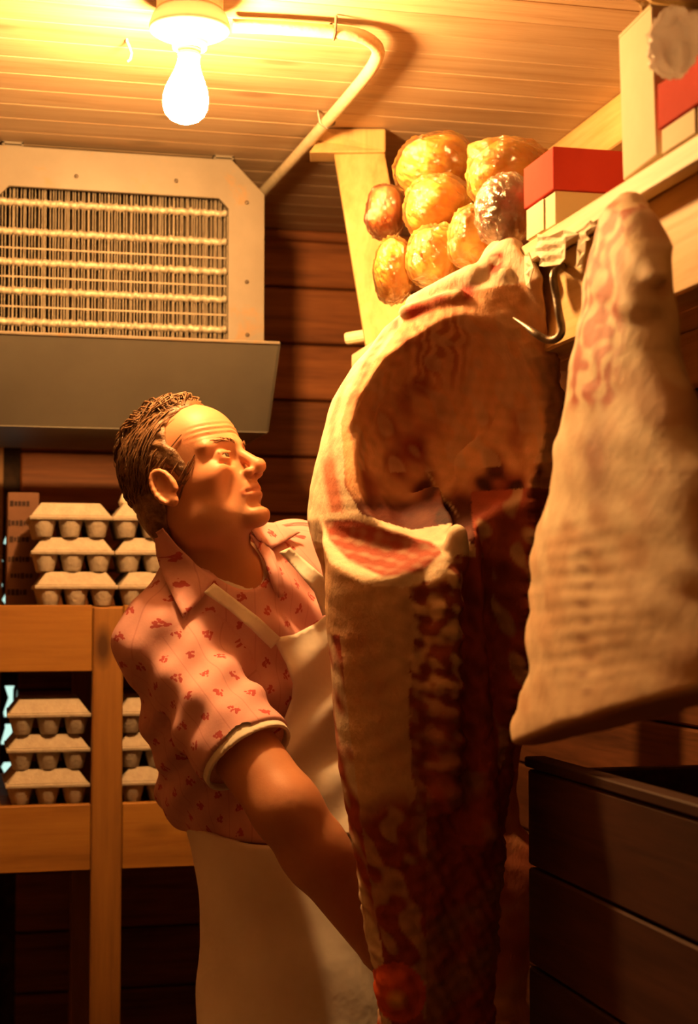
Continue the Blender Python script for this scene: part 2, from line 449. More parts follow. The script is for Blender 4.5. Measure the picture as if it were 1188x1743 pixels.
def surface(f, lo, hi, h, B=14):
    """naive surface nets of f over a box, evaluated only in blocks near the surface"""
    lo = np.asarray(lo, float); hi = np.asarray(hi, float)
    nb = np.maximum(1, np.ceil((hi - lo) / (h * B)).astype(int))
    n = nb * B + 1
    V = np.full(tuple(n), 1.0, dtype=np.float32)
    bi = np.stack(np.meshgrid(*[np.arange(k) for k in nb], indexing='ij'), -1).reshape(-1, 3)
    cen = lo + (bi + 0.5) * B * h
    fc = f(cen)
    near = np.abs(fc) < B * h * 0.87 * 1.7
    for b, v in zip(bi[~near], fc[~near]):
        s = b * B; V[s[0]:s[0] + B + 1, s[1]:s[1] + B + 1, s[2]:s[2] + B + 1] = v
    g = np.stack(np.meshgrid(*[np.arange(B + 1)] * 3, indexing='ij'), -1).reshape(-1, 3)
    nbk = bi[near]
    for i in range(0, len(nbk), 60):
        ch = nbk[i:i + 60]
        P = (lo + (ch[:, None, :] * B + g[None]) * h).reshape(-1, 3)
        val = f(P).reshape(len(ch), B + 1, B + 1, B + 1)
        for b, v in zip(ch, val):
            s = b * B; V[s[0]:s[0] + B + 1, s[1]:s[1] + B + 1, s[2]:s[2] + B + 1] = v
    ins = V < 0
    cs = np.zeros(tuple(n - 1), dtype=np.int8)
    offs = [(i, j, k) for i in (0, 1) for j in (0, 1) for k in (0, 1)]
    for (i, j, k) in offs:
        cs += ins[i:n[0] - 1 + i, j:n[1] - 1 + j, k:n[2] - 1 + k]
    act = (cs > 0) & (cs < 8)
    idx = np.argwhere(act)
    ids = np.full(act.shape, -1, dtype=np.int64); ids[act] = np.arange(len(idx))
    acc = np.zeros((len(idx), 3)); cnt = np.zeros(len(idx))
    for a in offs:
        for ax in range(3):
            if a[ax] == 1: continue
            b = list(a); b[ax] = 1
            ia = idx + np.array(a); ib = idx + np.array(b)
            va = V[ia[:, 0], ia[:, 1], ia[:, 2]].astype(float); vb = V[ib[:, 0], ib[:, 1], ib[:, 2]].astype(float)
            cr = (va < 0) != (vb < 0)
            t = np.where(cr, va / np.where(va == vb, 1, va - vb), 0)
            p = np.tile(np.array(a, float), (len(idx), 1)); p[:, ax] += t
            acc[cr] += p[cr]; cnt[cr] += 1
    verts = lo + (idx + acc / np.maximum(cnt, 1)[:, None]) * h
    faces = []
    for ax in range(3):
        u, w = (ax + 1) % 3, (ax + 2) % 3
        sl0 = [slice(None)] * 3; sl1 = [slice(None)] * 3
        sl0[ax] = slice(0, n[ax] - 1); sl1[ax] = slice(1, n[ax])
        A = ins[tuple(sl0)]; Bm = ins[tuple(sl1)]
        e = np.argwhere(A != Bm)
        e = e[(e[:, u] > 0) & (e[:, w] > 0) & (e[:, u] < n[u] - 1) & (e[:, w] < n[w] - 1)]
        if not len(e): continue
        sgn = A[e[:, 0], e[:, 1], e[:, 2]]
        def cell(du, dw):
            c = e.copy(); c[:, u] += du; c[:, w] += dw
            return ids[c[:, 0], c[:, 1], c[:, 2]]
        q = np.stack([cell(-1, -1), cell(0, -1), cell(0, 0), cell(-1, 0)], 1)
        q = np.where(sgn[:, None], q, q[:, ::-1])
        faces.append(q[(q >= 0).all(1)])
    return verts, np.concatenate(faces)

def drape(poly, sd, off, d0=2.2, step=7.0, smooth=3, d1=3.1):
    """a cloth piece cut to an outline and laid on the surface sd: returns verts, faces"""
    poly = [np.array(p, float) for p in poly]
    pts = []
    for i, a in enumerate(poly):
        b = poly[(i + 1) % len(poly)]; k = max(1, int(np.linalg.norm(b - a) / step))
        pts += [a + (b - a) * j / k for j in range(k)]
    nb = len(pts); arr = np.array(pts); lo, hi = arr.min(0), arr.max(0)
    gx, gy = np.meshgrid(np.arange(lo[0], hi[0], step), np.arange(lo[1], hi[1], step))
    gx = gx.ravel(); gy = gy.ravel()
    ok = poly2(gx, gy, arr) < -step * 0.55
    allp = [Vector(p) for p in pts] + [Vector((x, y)) for x, y in zip(gx[ok], gy[ok])]
    r = mgeo.delaunay_2d_cdt(allp, [(i, (i + 1) % nb) for i in range(nb)], [], 1, 1e-4)
    co = np.array([tuple(v) for v in r[0]]); fs = r[2]
    dirs = np.array([ray(x, y) for x, y in co]); d = np.full(len(co), d0)
    for _ in range(70):
        v = sd(CAM + dirs * d[:, None]) - off
        d = np.minimum(d + np.maximum(v, 0) * 0.9, d1)
    # gentle relaxation so the cloth spans hollows
    nbr = [[] for _ in co]
    for f in fs:
        for i in range(len(f)):
            nbr[f[i]].append(f[i - 1]); nbr[f[i - 1]].append(f[i])
    for _ in range(smooth):
        d = np.array([min(d[i], 0.5 * d[i] + 0.5 * np.mean(d[nbr[i]])) if nbr[i] else d[i] for i in range(len(d))])
    return CAM + dirs * d[:, None], [tuple(f) for f in fs]
def thicken(o, t, off=1.0):
    m = o.modifiers.new('thickness', 'SOLIDIFY'); m.thickness = t; m.offset = off
    return o

# ================================================================== THE ROOM
CEIL = 2.25
X0, X1, Y0, Y1 = -1.35, 1.18, -1.1, 3.85
def slab(name, c, s, mat):
    o = MB().box(c, s).build(name, mat, None)
    o['kind'] = 'structure'
    return o
floor = slab('floor', ((X0 + X1) / 2, (Y0 + Y1) / 2, -0.05), (X1 - X0 + 0.2, Y1 - Y0 + 0.2, 0.1), MAT['floor'])
ceiling = slab('ceiling', ((X0 + X1) / 2, (Y0 + Y1) / 2, CEIL + 0.06), (X1 - X0 + 0.2, Y1 - Y0 + 0.2, 0.08), MAT['gap'])
wall_left = slab('wall_left', (X0 - 0.05, (Y0 + Y1) / 2, CEIL / 2), (0.1, Y1 - Y0 + 0.2, CEIL), MAT['plaster'])
wall_front = slab('wall_front', ((X0 + X1) / 2, Y0 - 0.05, CEIL / 2), (X1 - X0, 0.1, CEIL), MAT['plaster'])
wall_right = slab('wall_right', (X1 + 0.07, (Y0 + Y1) / 2, CEIL / 2), (0.1, Y1 - Y0 + 0.2, CEIL), MAT['gap'])
# the back wall stands in two pieces, with a crack of daylight at a warped door edge between them
SX0 = on_y(2, 1100, Y1)[0]; SX1 = on_y(32, 1100, Y1)[0]
wall_back = slab('wall_back', ((SX1 + X1) / 2 + 0.05, Y1 + 0.07, CEIL / 2), (X1 - SX1 + 0.1, 0.1, CEIL), MAT['gap'])
wall_back_door = slab('door_1', ((SX0 + X0) / 2, Y1 + 0.05, CEIL / 2), (SX0 - X0, 0.1, CEIL), MAT['plaster'])
# ceiling boards
bw = 0.088
y = Y1 - bw / 2
k = 0
while y > Y0:
    piece('ceiling_board', ceiling, ((X0 + X1) / 2, y, CEIL + 0.010), (X1 - X0, bw - 0.0015, 0.02), MAT['ceil'], ch=0.0016)
    y -= bw; k += 1
# back wall boards
z = CEIL - 0.07
while z > 0:
    piece('wall_board', wall_back, ((SX1 + X1) / 2, Y1 + 0.01, z), (X1 - SX1, 0.02, 0.137), MAT['wall'], ch=0.004)
    z -= 0.142
z = CEIL - 0.07
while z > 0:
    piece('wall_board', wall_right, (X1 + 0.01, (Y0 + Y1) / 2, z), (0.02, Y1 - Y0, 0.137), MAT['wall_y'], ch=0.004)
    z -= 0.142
# moulding where ceiling meets the walls
tr = MB().box(((SX1 + X1) / 2, Y1 - 0.012, CEIL - 0.014), (X1 - SX1, 0.022, 0.026)).build('trim_1', MAT['wall'], None, bevel=0.006); tr['kind'] = 'structure'
tr = MB().box((X1 - 0.02, (Y0 + Y1) / 2, CEIL - 0.045), (0.04, Y1 - Y0 - 0.05, 0.09)).build('trim_2', MAT['shelf_y'], None, bevel=0.006); tr['kind'] = 'structure'
# added lumps and cords that break the crack's daylight into spots
sm = MB()
zz = 0.0
r_ = random.Random(3)
gx = (SX0 + SX1) / 2
lumps = [(0.0, 0.905, 1), (0.945, 0.985, 1), (1.035, 1.05, 1), (1.125, 1.316, 1), (1.372, 1.388, 1), (1.45, 1.462, 1), (1.525, CEIL, 1)]
for (a, b, wd_) in lumps:
    if wd_ > 0: sm.box((gx, Y1 + 0.03, (a + b) / 2), (0.05, 0.03, b - a))
pts = [(gx - 0.019 + 0.006 * math.sin(i * 1.7) + r_.uniform(-0.003, 0.003), Y1 + 0.035, 0.88 + i * 0.018) for i in range(38)]
sm.tube(pts, [r_.uniform(0.004, 0.013) for _ in pts], 7)
pts = [(gx + 0.017 + 0.006 * math.sin(i * 2.3 + 1) + r_.uniform(-0.003, 0.003), Y1 + 0.035, 0.88 + i * 0.018) for i in range(38)]
sm.tube(pts, [r_.uniform(0.004, 0.012) for _ in pts], 7)
gk = sm.build('added_crack_fill', MAT['crack_fill'], wall_back_door, smooth=False)

# ================================================================== LAMP
lampc = on_z(323, 57, CEIL - 0.058); lx, ly = lampc[0], lampc[1]
lamp = empty('ceiling_lamp', (lx, ly, CEIL), 'bare lit bulb in a white porcelain holder on the plank ceiling', 'lamp')
MB().lathe((lx, ly, CEIL), [(0.001, 0.002), (0.049, 0.002), (0.051, -0.004), (0.051, -0.022), (0.048, -0.024), (0.001, -0.024)], 32).build('junction_box', MAT['conduit'], lamp, smooth=False)
MB().lathe((lx, ly, CEIL - 0.024), [(0.001, 0), (0.050, 0), (0.056, -0.006), (0.062, -0.024), (0.061, -0.031), (0.052, -0.036), (0.030, -0.038), (0.027, -0.050), (0.026, -0.058), (0.001, -0.058)], 40).build('lampholder', MAT['porcelain'], lamp, smooth=True)
tilt = np.array(Matrix.Rotation(math.radians(4), 3, 'Y'))
MB().lathe((lx, ly, CEIL - 0.080), [(0.017, 0), (0.0185, -0.004), (0.0165, -0.008), (0.0185, -0.012), (0.017, -0.016)], 24, tilt).build('screw_cap', MAT['porcelain'], lamp, smooth=True)
bp = [(0.0165, -0.016), (0.0175, -0.026), (0.021, -0.038), (0.027, -0.052), (0.0325, -0.066), (0.0352, -0.080), (0.0345, -0.092), (0.030, -0.104), (0.022, -0.112), (0.011, -0.117), (0.0005, -0.118)]
MB().lathe((lx, ly, CEIL - 0.080), bp, 24, tilt).build('bulb', MAT['bulb'], lamp, smooth=True)

# conduit on the ceiling
zc = CEIL - 0.022
wp = [(396, 44), (450, 46), (540, 52), (600, 58), (628, 68), (643, 84), (640, 102), (622, 130), (580, 180), (520, 248), (470, 303), (430, 346)]
pts = [on_z(p[0], p[1], zc) for p in wp]
fine = []
for i in range(len(pts) - 1):
    p0 = pts[max(i - 1, 0)]; p1 = pts[i]; p2 = pts[i + 1]; p3 = pts[min(i + 2, len(pts) - 1)]
    for j in range(5):
        t = j / 5
        fine.append(0.5 * ((2 * p1) + (-p0 + p2) * t + (2 * p0 - 5 * p1 + 4 * p2 - p3) * t * t + (-p0 + 3 * p1 - 3 * p2 + p3) * t ** 3))
fine.append(pts[-1])
cdo = empty('conduit', (pts[6][0], pts[6][1], CEIL), 'cream cable conduit bending across the plank ceiling to the lamp', 'conduit')
MB().tube(fine, 0.011, 12).build('cable', MAT['conduit'], cdo, smooth=True)
for i in (12, 42):
    c = fine[i]; d_ = fine[i + 1] - fine[i - 1]; d_ /= np.linalg.norm(d_); s_ = np.cross(d_, UPV)
    m_ = MB(); m_.tube([c + s_ * 0.018 + UPV * 0.02, c + s_ * 0.0135 - UPV * 0.004, c - UPV * 0.0125, c - s_ * 0.0135 - UPV * 0.004, c - s_ * 0.018 + UPV * 0.02], 0.0025, 6)
    m_.build('strap', MAT['steel'], cdo)
# small hook in the ceiling
hc = on_z(216, 66, CEIL)
MB().tube([hc + UPV * 0.005, hc - UPV * 0.004, hc - UPV * 0.012 + RV * 0.004, hc - UPV * 0.024 + RV * 0.008, hc - UPV * 0.034 + RV * 0.006, hc - UPV * 0.038 + RV * 0.001], 0.0022, 8).build('ceiling_hook', MAT['porcelain'], None, smooth=True)
tag(bpy.data.objects['ceiling_hook'], 'small pale wire hook screwed into the ceiling beside the bulb', 'hook')

# ================================================================== UNIT COOLER
UY = 3.2
def uxz(px, py, Y=UY):
    p = on_y(px, py, Y); return p[0], p[2]
xr = uxz(450, 400)[0]; xl = uxz(-64, 400)[0]
zt = uxz(420, 274)[1]; zb = uxz(420, 590)[1]
unit = empty('evaporator_unit', ((xl + xr) / 2, UY + 0.15, zb), 'grey refrigeration cooler with finned coil hung from the ceiling', 'cooler')
cx_ = uxz(395, 274)[0]; chm = xr - cx_; chz = zt - uxz(450, 331)[1]
outer = [(xl, zb), (xr, zb), (xr, zt - chz), (xr - chm, zt), (xl + chm, zt), (xl, zt - chz)]
ixr = uxz(389, 400)[0]; ixl = uxz(-3, 400)[0]; izt = uxz(200, 327)[1]; izb = zb + 0.002
ic = 0.02
inner = [(ixl, izb), (ixr, izb), (ixr, izt - ic), (ixr - ic, izt), (ixl + ic, izt), (ixl, izt - ic)]
m_ = MB()
def ringv(Y, poly): return [(x, Y, z_) for x, z_ in poly]
n6 = 6
vs = ringv(UY, outer) + ringv(UY, inner) + ringv(UY + 0.012, outer) + ringv(UY + 0.012, inner)
fs = []
for i in range(n6):
    j = (i + 1) % n6
    fs += [(i, j, n6 + j, n6 + i), (2 * n6 + j, 2 * n6 + i, 3 * n6 + i, 3 * n6 + j), (j, i, 2 * n6 + i, 2 * n6 + j), (n6 + i, n6 + j, 3 * n6 + j, 3 * n6 + i)]
m_.add(vs, fs)
ff = m_.build('front_frame', MAT['unit'], unit, bevel=0.002)
m_ = MB()
YB = 3.62
o2 = outer; i2 = [((x - (xl + xr) / 2) * 0.985 + (xl + xr) / 2, z_ - 0.006 if z_ > zb + 0.1 else z_ + 0.006) for x, z_ in outer]
vs = ringv(UY + 0.0125, o2) + ringv(UY + 0.0125, i2) + ringv(YB, o2) + ringv(YB, i2)
m_.add(vs, fs)
m_.build('housing', MAT['unit'], unit)
MB().add(ringv(YB - 0.02, i2) + ringv(YB, i2), [tuple(range(6)), tuple(range(11, 5, -1))] + [(i, 6 + i, 6 + (i + 1) % 6, (i + 1) % 6) for i in range(6)]).build('back_plate', MAT['dark_in'], unit)
# fins
nf = 84; fh = izt - izb + 0.02; finme = None
for i in range(nf):
    x = ixl - 0.01 + (ixr - ixl + 0.02) * (i + 0.5) / nf
    jx = random.uniform(-0.0008, 0.0008)
    o = piece('fin', unit, (x + jx, UY + 0.055, izb + fh / 2), (0.0012, 0.06, fh), MAT['fin'], ch=0)
    o.rotation_euler = (0, random.uniform(-0.004, 0.004), random.uniform(-0.07, 0.07))
# return bend tubes: rows across the coil, and fin crimps
for py in (356, 405, 456, 504, 556):
    z_ = uxz(330, py)[1]
    x_ = np.linspace(ixl, ixr, 100)
    m_ = MB(); m_.tube([(xx, UY + 0.026 + 0.0015 * math.sin(i * 2.1), z_ + 0.0012 * math.sin(i * 1.3)) for i, xx in enumerate(x_)], [0.0080 + 0.0018 * math.sin(i * 2.9) for i in range(100)], 8)
    m_.build('coil_tube', MAT['tube'], unit, smooth=True)
for py in (432, 480, 530):
    z_ = uxz(330, py)[1]
    MB().box(((ixl + ixr) / 2, UY + 0.03, z_), (ixr - ixl, 0.006, 0.003)).build('coil_spacer', MAT['fin'], unit)
# drip pan below, front leaning out
pT = [on_y(-90, 571, 3.06), on_y(476, 584, 3.06)]
pB = [on_y(-80, 732, 3.19), on_y(455, 735, 3.19)]
zT = pT[1][2]; zB = pB[1][2]
xa, xb = pT[0][0], pT[1][0]; xa2, xb2 = pB[0][0], pB[1][0]
m_ = MB()
th = 0.004
m_.hexa([(xa2, 3.19, zB), (xb2, 3.19, zB), (xb2, 3.19 + th, zB + 0.004), (xa2, 3.19 + th, zB + 0.004), (xa, 3.06, zT), (xb, 3.06, zT), (xb, 3.06 + th, zT), (xa, 3.06 + th, zT)])
m_.hexa([(xa2, 3.19, zB - 0.002), (xb2, 3.19, zB - 0.002), (xb2, 3.64, zB - 0.002), (xa2, 3.64, zB - 0.002), (xa2, 3.19, zB + 0.002), (xb2, 3.19, zB + 0.002), (xb2, 3.64, zB + 0.002), (xa2, 3.64, zB + 0.002)])
for (u0, u1) in ((xa, xa2), (xb, xb2)):
    m_.hexa([(u1 - 0.002, 3.19, zB), (u1 + 0.002, 3.19, zB), (u1 + 0.002, 3.64, zB), (u1 - 0.002, 3.64, zB), (u0 - 0.002, 3.06, zT), (u0 + 0.002, 3.06, zT), (u1 + 0.002, 3.64, zT), (u1 - 0.002, 3.64, zT)])
pan = m_.build('drip_pan', MAT['pan'], unit)
m_ = MB(); m_.tube([(xa, 3.061, zT), (xb, 3.061, zT)], 0.0035, 8); m_.build('rolled_edge', MAT['unit'], pan)
# hanger brackets up to the ceiling
for px in (22, 383):
    bx = uxz(px, 270)[0]; br = MB()
    for s in (-1, 1): br.box((bx + s * 0.019, UY + 0.03, (zt + CEIL) / 2), (0.004, 0.03, CEIL - zt))
    br.box((bx, UY + 0.03, CEIL - 0.003), (0.042, 0.03, 0.004)); br.box((bx, UY + 0.03, zt + 0.003), (0.042, 0.03, 0.005))
    br.build('hanger_bracket', MAT['unit'], unit)
for (px, py) in ((420, 345), (420, 480), (130, 300), (300, 308), (421, 570)):
    p = uxz(px, py); MB().lathe((p[0], UY - 0.001, p[1]), [(0.0001, 0.003), (0.0035, 0.002), (0.0045, 0)], 10, np.array(Matrix.Rotation(math.pi / 2, 3, 'X'))).build('screw', MAT['steel'], unit, smooth=True)

# ================================================================== EGG RACK
RY = 3.1
rack = empty('egg_rack', (on_y(180, 1100, RY)[0], RY + 0.2, 0), 'pine board rack against the back wall holding egg cartons', 'rack')
zU = on_y(80, 1030, RY)[2]; zUb = on_y(80, 1144, RY)[2]
zL = on_y(250, 1366, RY)[2]; zLb = on_y(250, 1478, RY)[2]
pxa = on_y(157, 1200, RY)[0]; pxb = on_y(209, 1200, RY)[0]
RL = -1.15; RR = 0.62
def rackboard(x0, x1, z0, z1, y0=RY, th=0.022, name='front_board'):
    piece(name, rack, ((x0 + x1) / 2, y0 + th / 2, (z0 + z1) / 2), (x1 - x0, th, z1 - z0), MAT['rack'], ch=0.002)
rackboard(RL, pxa - 0.001, zUb, zU); rackboard(pxb + 0.001, RR, zUb, zU)
rackboard(RL, pxa - 0.001, zLb, zL); rackboard(pxb + 0.001, RR, zLb, zL)
piece('post', rack, ((pxa + pxb) / 2, RY + 0.018, zU / 2 - 0.002), (pxb - pxa, 0.04, zU - 0.004), MAT['rack_z'], ch=0.003)
piece('post', rack, ((pxa + pxb) / 2, 3.70, zU / 2 - 0.02), (pxb - pxa, 0.04, zU - 0.04), MAT['rack_z'], ch=0.003)
for xx in (RL - 0.03, RR + 0.03):
    piece('post', rack, (xx, RY + 0.02, zU / 2), (0.055, 0.04, zU), MAT['rack_z'], ch=0.003)
    piece('post', rack, (xx, 3.70, zU / 2), (0.055, 0.04, zU), MAT['rack_z'], ch=0.003)
for zz_ in (zU, zL):
    for i in range(4):
        piece('deck_board', rack, ((RL + RR) / 2, RY + 0.107 + i * 0.149, zz_ - 0.0115), (RR - RL, 0.145, 0.018), MAT['rack'], ch=0.002)

# egg cartons
def make_carton():
    root = empty('egg_carton', (0, 0, 0))
    w, dp, hl, ht = 0.158, 0.205, 0.030, 0.037
    def frus(mb, z0, z1, w0, d0, w1, d1, cx=0, cy=0, closed=True):
        mb.hexa([(cx - w0 / 2, cy - d0 / 2, z0), (cx + w0 / 2, cy - d0 / 2, z0), (cx + w0 / 2, cy + d0 / 2, z0), (cx - w0 / 2, cy + d0 / 2, z0),
                 (cx - w1 / 2, cy - d1 / 2, z1), (cx + w1 / 2, cy - d1 / 2, z1), (cx + w1 / 2, cy + d1 / 2, z1), (cx - w1 / 2, cy + d1 / 2, z1)])
    lid = MB(); frus(lid, ht, ht + 0.004, w + 0.004, dp + 0.004, w, dp); frus(lid, ht + 0.004, ht + hl, w - 0.004, dp - 0.004, w - 0.044, dp - 0.044)
    lid.build('lid', MAT['carton'], root, bevel=0.004)
    rim = MB(); frus(rim, ht - 0.004, ht, w, dp, w + 0.003, dp + 0.003)
    rim.build('tray_rim', MAT['carton'], root, bevel=0.001)
    for i in range(3):
        for j in range(4):
            c = MB(); cx = (i - 1) * 0.0515; cy = (j - 1.5) * 0.0505
            c.lathe((cx, cy, 0), [(0.0001, 0.0), (0.0145, 0.0), (0.0165, 0.002), (0.0245, ht - 0.004)], 10)
            c.build('egg_cup', MAT['carton'], root, smooth=True)
    return root
def copy_tree(o, parent=None):
    c = o.copy(); COL.objects.link(c); c.parent = parent
    for ch_ in list(o.children): copy_tree(ch_, c)
    return c
proto = make_carton(); first = True
stacks = [
    ('upper', [(120, 0.0), (126, 0.004), (131, 0.0)], zU, 'left stack on the upper rack board'),
    ('upper2', [(262, 0.0), (268, 0.004), (270, 0.0)], zU, 'right stack on the upper board, behind the shoulder'),
    ('lower', [(88, 0.0), (86, 0.004), (84, 0.0)], zL, 'left stack on the lower rack board'),
    ('lower2', [(270, 0.0), (272, 0.003), (274, 0.0)], zL, 'right stack on the lower board, behind the elbow'),
]
lev = ['topmost', 'middle', 'bottom']
for nm, pos, z0, where in stacks:
    for q, (px, dy) in enumerate(pos):
        o = proto if first else copy_tree(proto); first = False
        yy = RY + 0.118 + dy
        o.location = (on_y(px, 1000, RY + 0.02)[0], yy, z0 - 0.0022 + (2 - q) * 0.0672)
        o.rotation_euler = (0, 0, random.uniform(-0.03, 0.03))
        tag(o, 'grey pulp egg carton, %s of the %s' % (lev[q], where), 'egg carton', 'egg cartons on the rack')
# paper twist on the right stack
v0 = at(222, 878, 3.24)
m_ = MB(); m_.lathe((on_y(222, 900, RY + 0.1)[0], RY + 0.11, zU + 3 * 0.0672 - 0.0025), [(0.0001, 0), (0.02, 0), (0.024, 0.008), (0.019, 0.02), (0.013, 0.03), (0.006, 0.036), (0.0001, 0.038)], 12)
for i, v in enumerate(m_.v): m_.v[i] = v + np.array([0.003 * math.sin(i * 1.7), 0.003 * math.cos(i * 2.3), 0])
tag(m_.build('paper_wad', MAT['paper'], None, smooth=True), 'crumpled pale paper wad on top of the right egg carton stack', 'paper')
# dark printed carton standing behind the cartons
pc = on_y(38, 1030, 3.36); pl = on_y(12, 1030, 3.36)[0]; pr_ = on_y(66, 1030, 3.36)[0]; ptop = on_y(38, 838, 3.36)[2]
db = empty('printed_carton', (pc[0], 3.4, zU - 0.0025), 'tall dark brown carton with printed lines beside the egg cartons', 'carton')
MB().box((pc[0], 3.42, (ptop + zU) / 2 - 0.001), (pr_ - pl, 0.12, ptop - zU + 0.002)).build('box_body', MAT['darkbox'], db, bevel=0.003)
for i, (py, a, b) in enumerate(((857, 17, 50), (890, 14, 52), (918, 16, 46), (952, 14, 50), (980, 18, 54), (1008, 12, 44))):
    tg = on_y(a, py, 3.36)
    r_ = random.Random(i); tx = tg[0]; xe = on_y(b, py, 3.36)[0]
    mk = MB()
    while tx < xe:
        w_ = r_.uniform(0.004, 0.008); mk.box((tx + w_ / 2, 3.3592, tg[2]), (w_, 0.0006, r_.uniform(0.008, 0.013))); tx += w_ + 0.0018
    mk.build('printed_line', MAT['ink'], db)
# ================================================================== SHELF OVER THE RIGHT SIDE
SXF = 0.695
zd = CAMZ + 0.462                         # deck top
FY = 2.87                                 # far end
NY = 0.9                                  # near end
shelf = empty('meat_shelf', (0.9, 1.8, zd - 0.1), 'pine shelf with pale lip under the ceiling, meat hung below it', 'shelf')
for i in range(4):
    piece('deck_board', shelf, (SXF + 0.02 + 0.057 + i * 0.117, (FY + NY) / 2, zd - 0.011), (0.114, FY - NY, 0.020), MAT['shelf_y'], ch=0.002)
piece('lip', shelf, (SXF + 0.009, (FY + NY) / 2, zd - 0.0165), (0.018, FY - NY + 0.01, 0.027), MAT['shelf_lip'], ch=0.002)
piece('face_board', shelf, (SXF + 0.047, (FY + NY) / 2, zd - 0.022 - 0.06), (0.036, FY - NY - 0.02, 0.118), MAT['shelf_y'], ch=0.003)
piece('back_ledger', shelf, (X1 - 0.02, (FY + NY) / 2, zd - 0.022 - 0.045), (0.036, FY - NY, 0.088), MAT['shelf_y'], ch=0.003)
# leaning end post and its cap against the ceiling
ptp = at(611, 262, 3.13); pbt = at(668, 590, 2.93)
dv = pbt - ptp; L_ = np.linalg.norm(dv); dv /= L_
sx = np.cross(dv, FH); sx /= np.linalg.norm(sx); fy_ = np.cross(sx, dv)
Rm = np.stack([sx, fy_, dv], 1)
mp_ = MB(); mp_.box(ptp + dv * L_ / 2, (0.098, 0.038, L_), Rm)
po = mp_.build('end_post', MAT['shelf_z'], shelf, bevel=0.003)
ca, cb = at(524, 250, 2.90), at(655, 248, 2.90)
m_ = MB()
zc0 = at(600, 268, 3.13)[2]; zc1 = CEIL - 0.002
A = at(548, 248, 3.13); Bp = at(656, 248, 3.13); Cp = at(526, 248, 3.13)
nx = FH * 0.035
m_.add([(*(Cp - nx)[:2], zc0), (*(Bp - nx)[:2], zc0), (*(Bp - nx)[:2], zc1), (*(A - nx)[:2], zc1), (*(A - nx * 0.2 - RV * 0.01)[:2], (zc0 + zc1) / 2 + 0.006),
        (*(Cp + nx)[:2], zc0), (*(Bp + nx)[:2], zc0), (*(Bp + nx)[:2], zc1), (*(A + nx)[:2], zc1), (*(A + nx - RV * 0.01)[:2], (zc0 + zc1) / 2 + 0.006)],
       [(0, 1, 2, 3, 4), (9, 8, 7, 6, 5), (1, 0, 5, 6), (2, 1, 6, 7), (3, 2, 7, 8), (4, 3, 8, 9), (0, 4, 9, 5)])
m_.build('post_cap', MAT['shelf_z'], shelf, bevel=0.004)
e0 = at(588, 577, 2.99); e1 = at(720, 555, 2.96)
m_ = MB(); m_.tube([e0, e0 + (e1 - e0) * 0.02, e1], [0.010, 0.012, 0.012], 12); m_.build('cross_bar', MAT['shelf_lip'], shelf, smooth=False)

# ------------------------------------------------------------------ wrapped birds
def bird(px, py, d, w, h, dp, label, tone=0, seed=1, wrap='wrap', knot=0):
    c = at(px, py, d); r = np.array([w, dp, h]) / 2
    n1, n2 = 44, 28
    rr = random.Random(seed)
    root = empty('wrapped_bird', (c[0], c[1], c[2] - r[2]), label, 'poultry', 'plastic wrapped birds on the shelf')
    dirs = []
    for i in range(n2 + 1):
        ph = math.pi * i / n2
        for k in range(n1):
            a = 2 * math.pi * k / n1
            dirs.append((math.sin(ph) * math.cos(a), math.sin(ph) * math.sin(a), math.cos(ph)))
    dirs = np.array(dirs)
    fs = [(i * n1 + k, (i + 1) * n1 + k, (i + 1) * n1 + (k + 1) % n1, i * n1 + (k + 1) % n1) for i in range(n2) for k in range(n1)]
    # breast, two thighs and wings as swellings of the trussed body
    lump = 0.06 * wob(dirs, 4, seed * 3 + 1)
    for q in range(6):
        v = np.array([rr.gauss(0, 1), rr.gauss(-0.4, 0.8), rr.gauss(0, 1)]); v /= np.linalg.norm(v)
        lump = np.maximum(lump, 0.02 + 0.15 * np.exp(-(1 - dirs @ v) / 0.13) * rr.uniform(0.6, 1.0) - 0.05)
    lump = lump + 0.02 * wob(dirs, 13, seed * 3 + 2)
    sq = (np.abs(dirs) ** 2.4).sum(1) ** (-1 / 2.4)
    body = dirs * (sq * (0.88 + lump))[:, None] * r
    # camera-aligned box axes
    X = RV; Yv = FH
    def tow(q): return c + q[:, :1] * X + q[:, 1:2] * Yv + q[:, 2:3] * UPV
    yel = np.array([[0.80, 0.52, 0.10], [0.46, 0.18, 0.06], [0.62, 0.48, 0.38]][tone]); red = np.array([[0.68, 0.33, 0.06], [0.32, 0.085, 0.03], [0.40, 0.17, 0.12]][tone])
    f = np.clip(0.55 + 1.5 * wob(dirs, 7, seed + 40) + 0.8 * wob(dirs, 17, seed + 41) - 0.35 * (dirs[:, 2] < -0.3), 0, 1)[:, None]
    f = np.clip(f * 0.75 + np.clip(lump * 5, -0.3, 0.35)[:, None], 0, 1)  # creases between the swellings take the darker tone as painted shade
    colr = red + (yel - red) * f
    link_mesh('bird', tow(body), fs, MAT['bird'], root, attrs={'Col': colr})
    wr = dirs * (sq * (0.95 + lump * 0.75 + 0.06 * np.abs(wob(dirs, 12, seed + 9)) + 0.05 * np.abs(wob(dirs * np.array([1, 1, 2.2]), 26, seed + 10))))[:, None] * r
    if knot:
        kd = np.array([math.cos(knot), -0.6, math.sin(knot)]); kd /= np.linalg.norm(kd)
        t = dirs @ kd
        wr = wr + (np.clip((t - 0.86) / 0.14, 0, 1) ** 2)[:, None] * kd * 0.22 * r.mean()
    jr = np.random.default_rng(seed + 70)
    jit = 1 + jr.normal(0, 0.016, len(dirs)); jit[:n1] = 1; jit[-n1:] = 1
    link_mesh('plastic_wrap', tow(wr * jit[:, None]), fs, MAT[wrap], root, smooth=False)
    return root
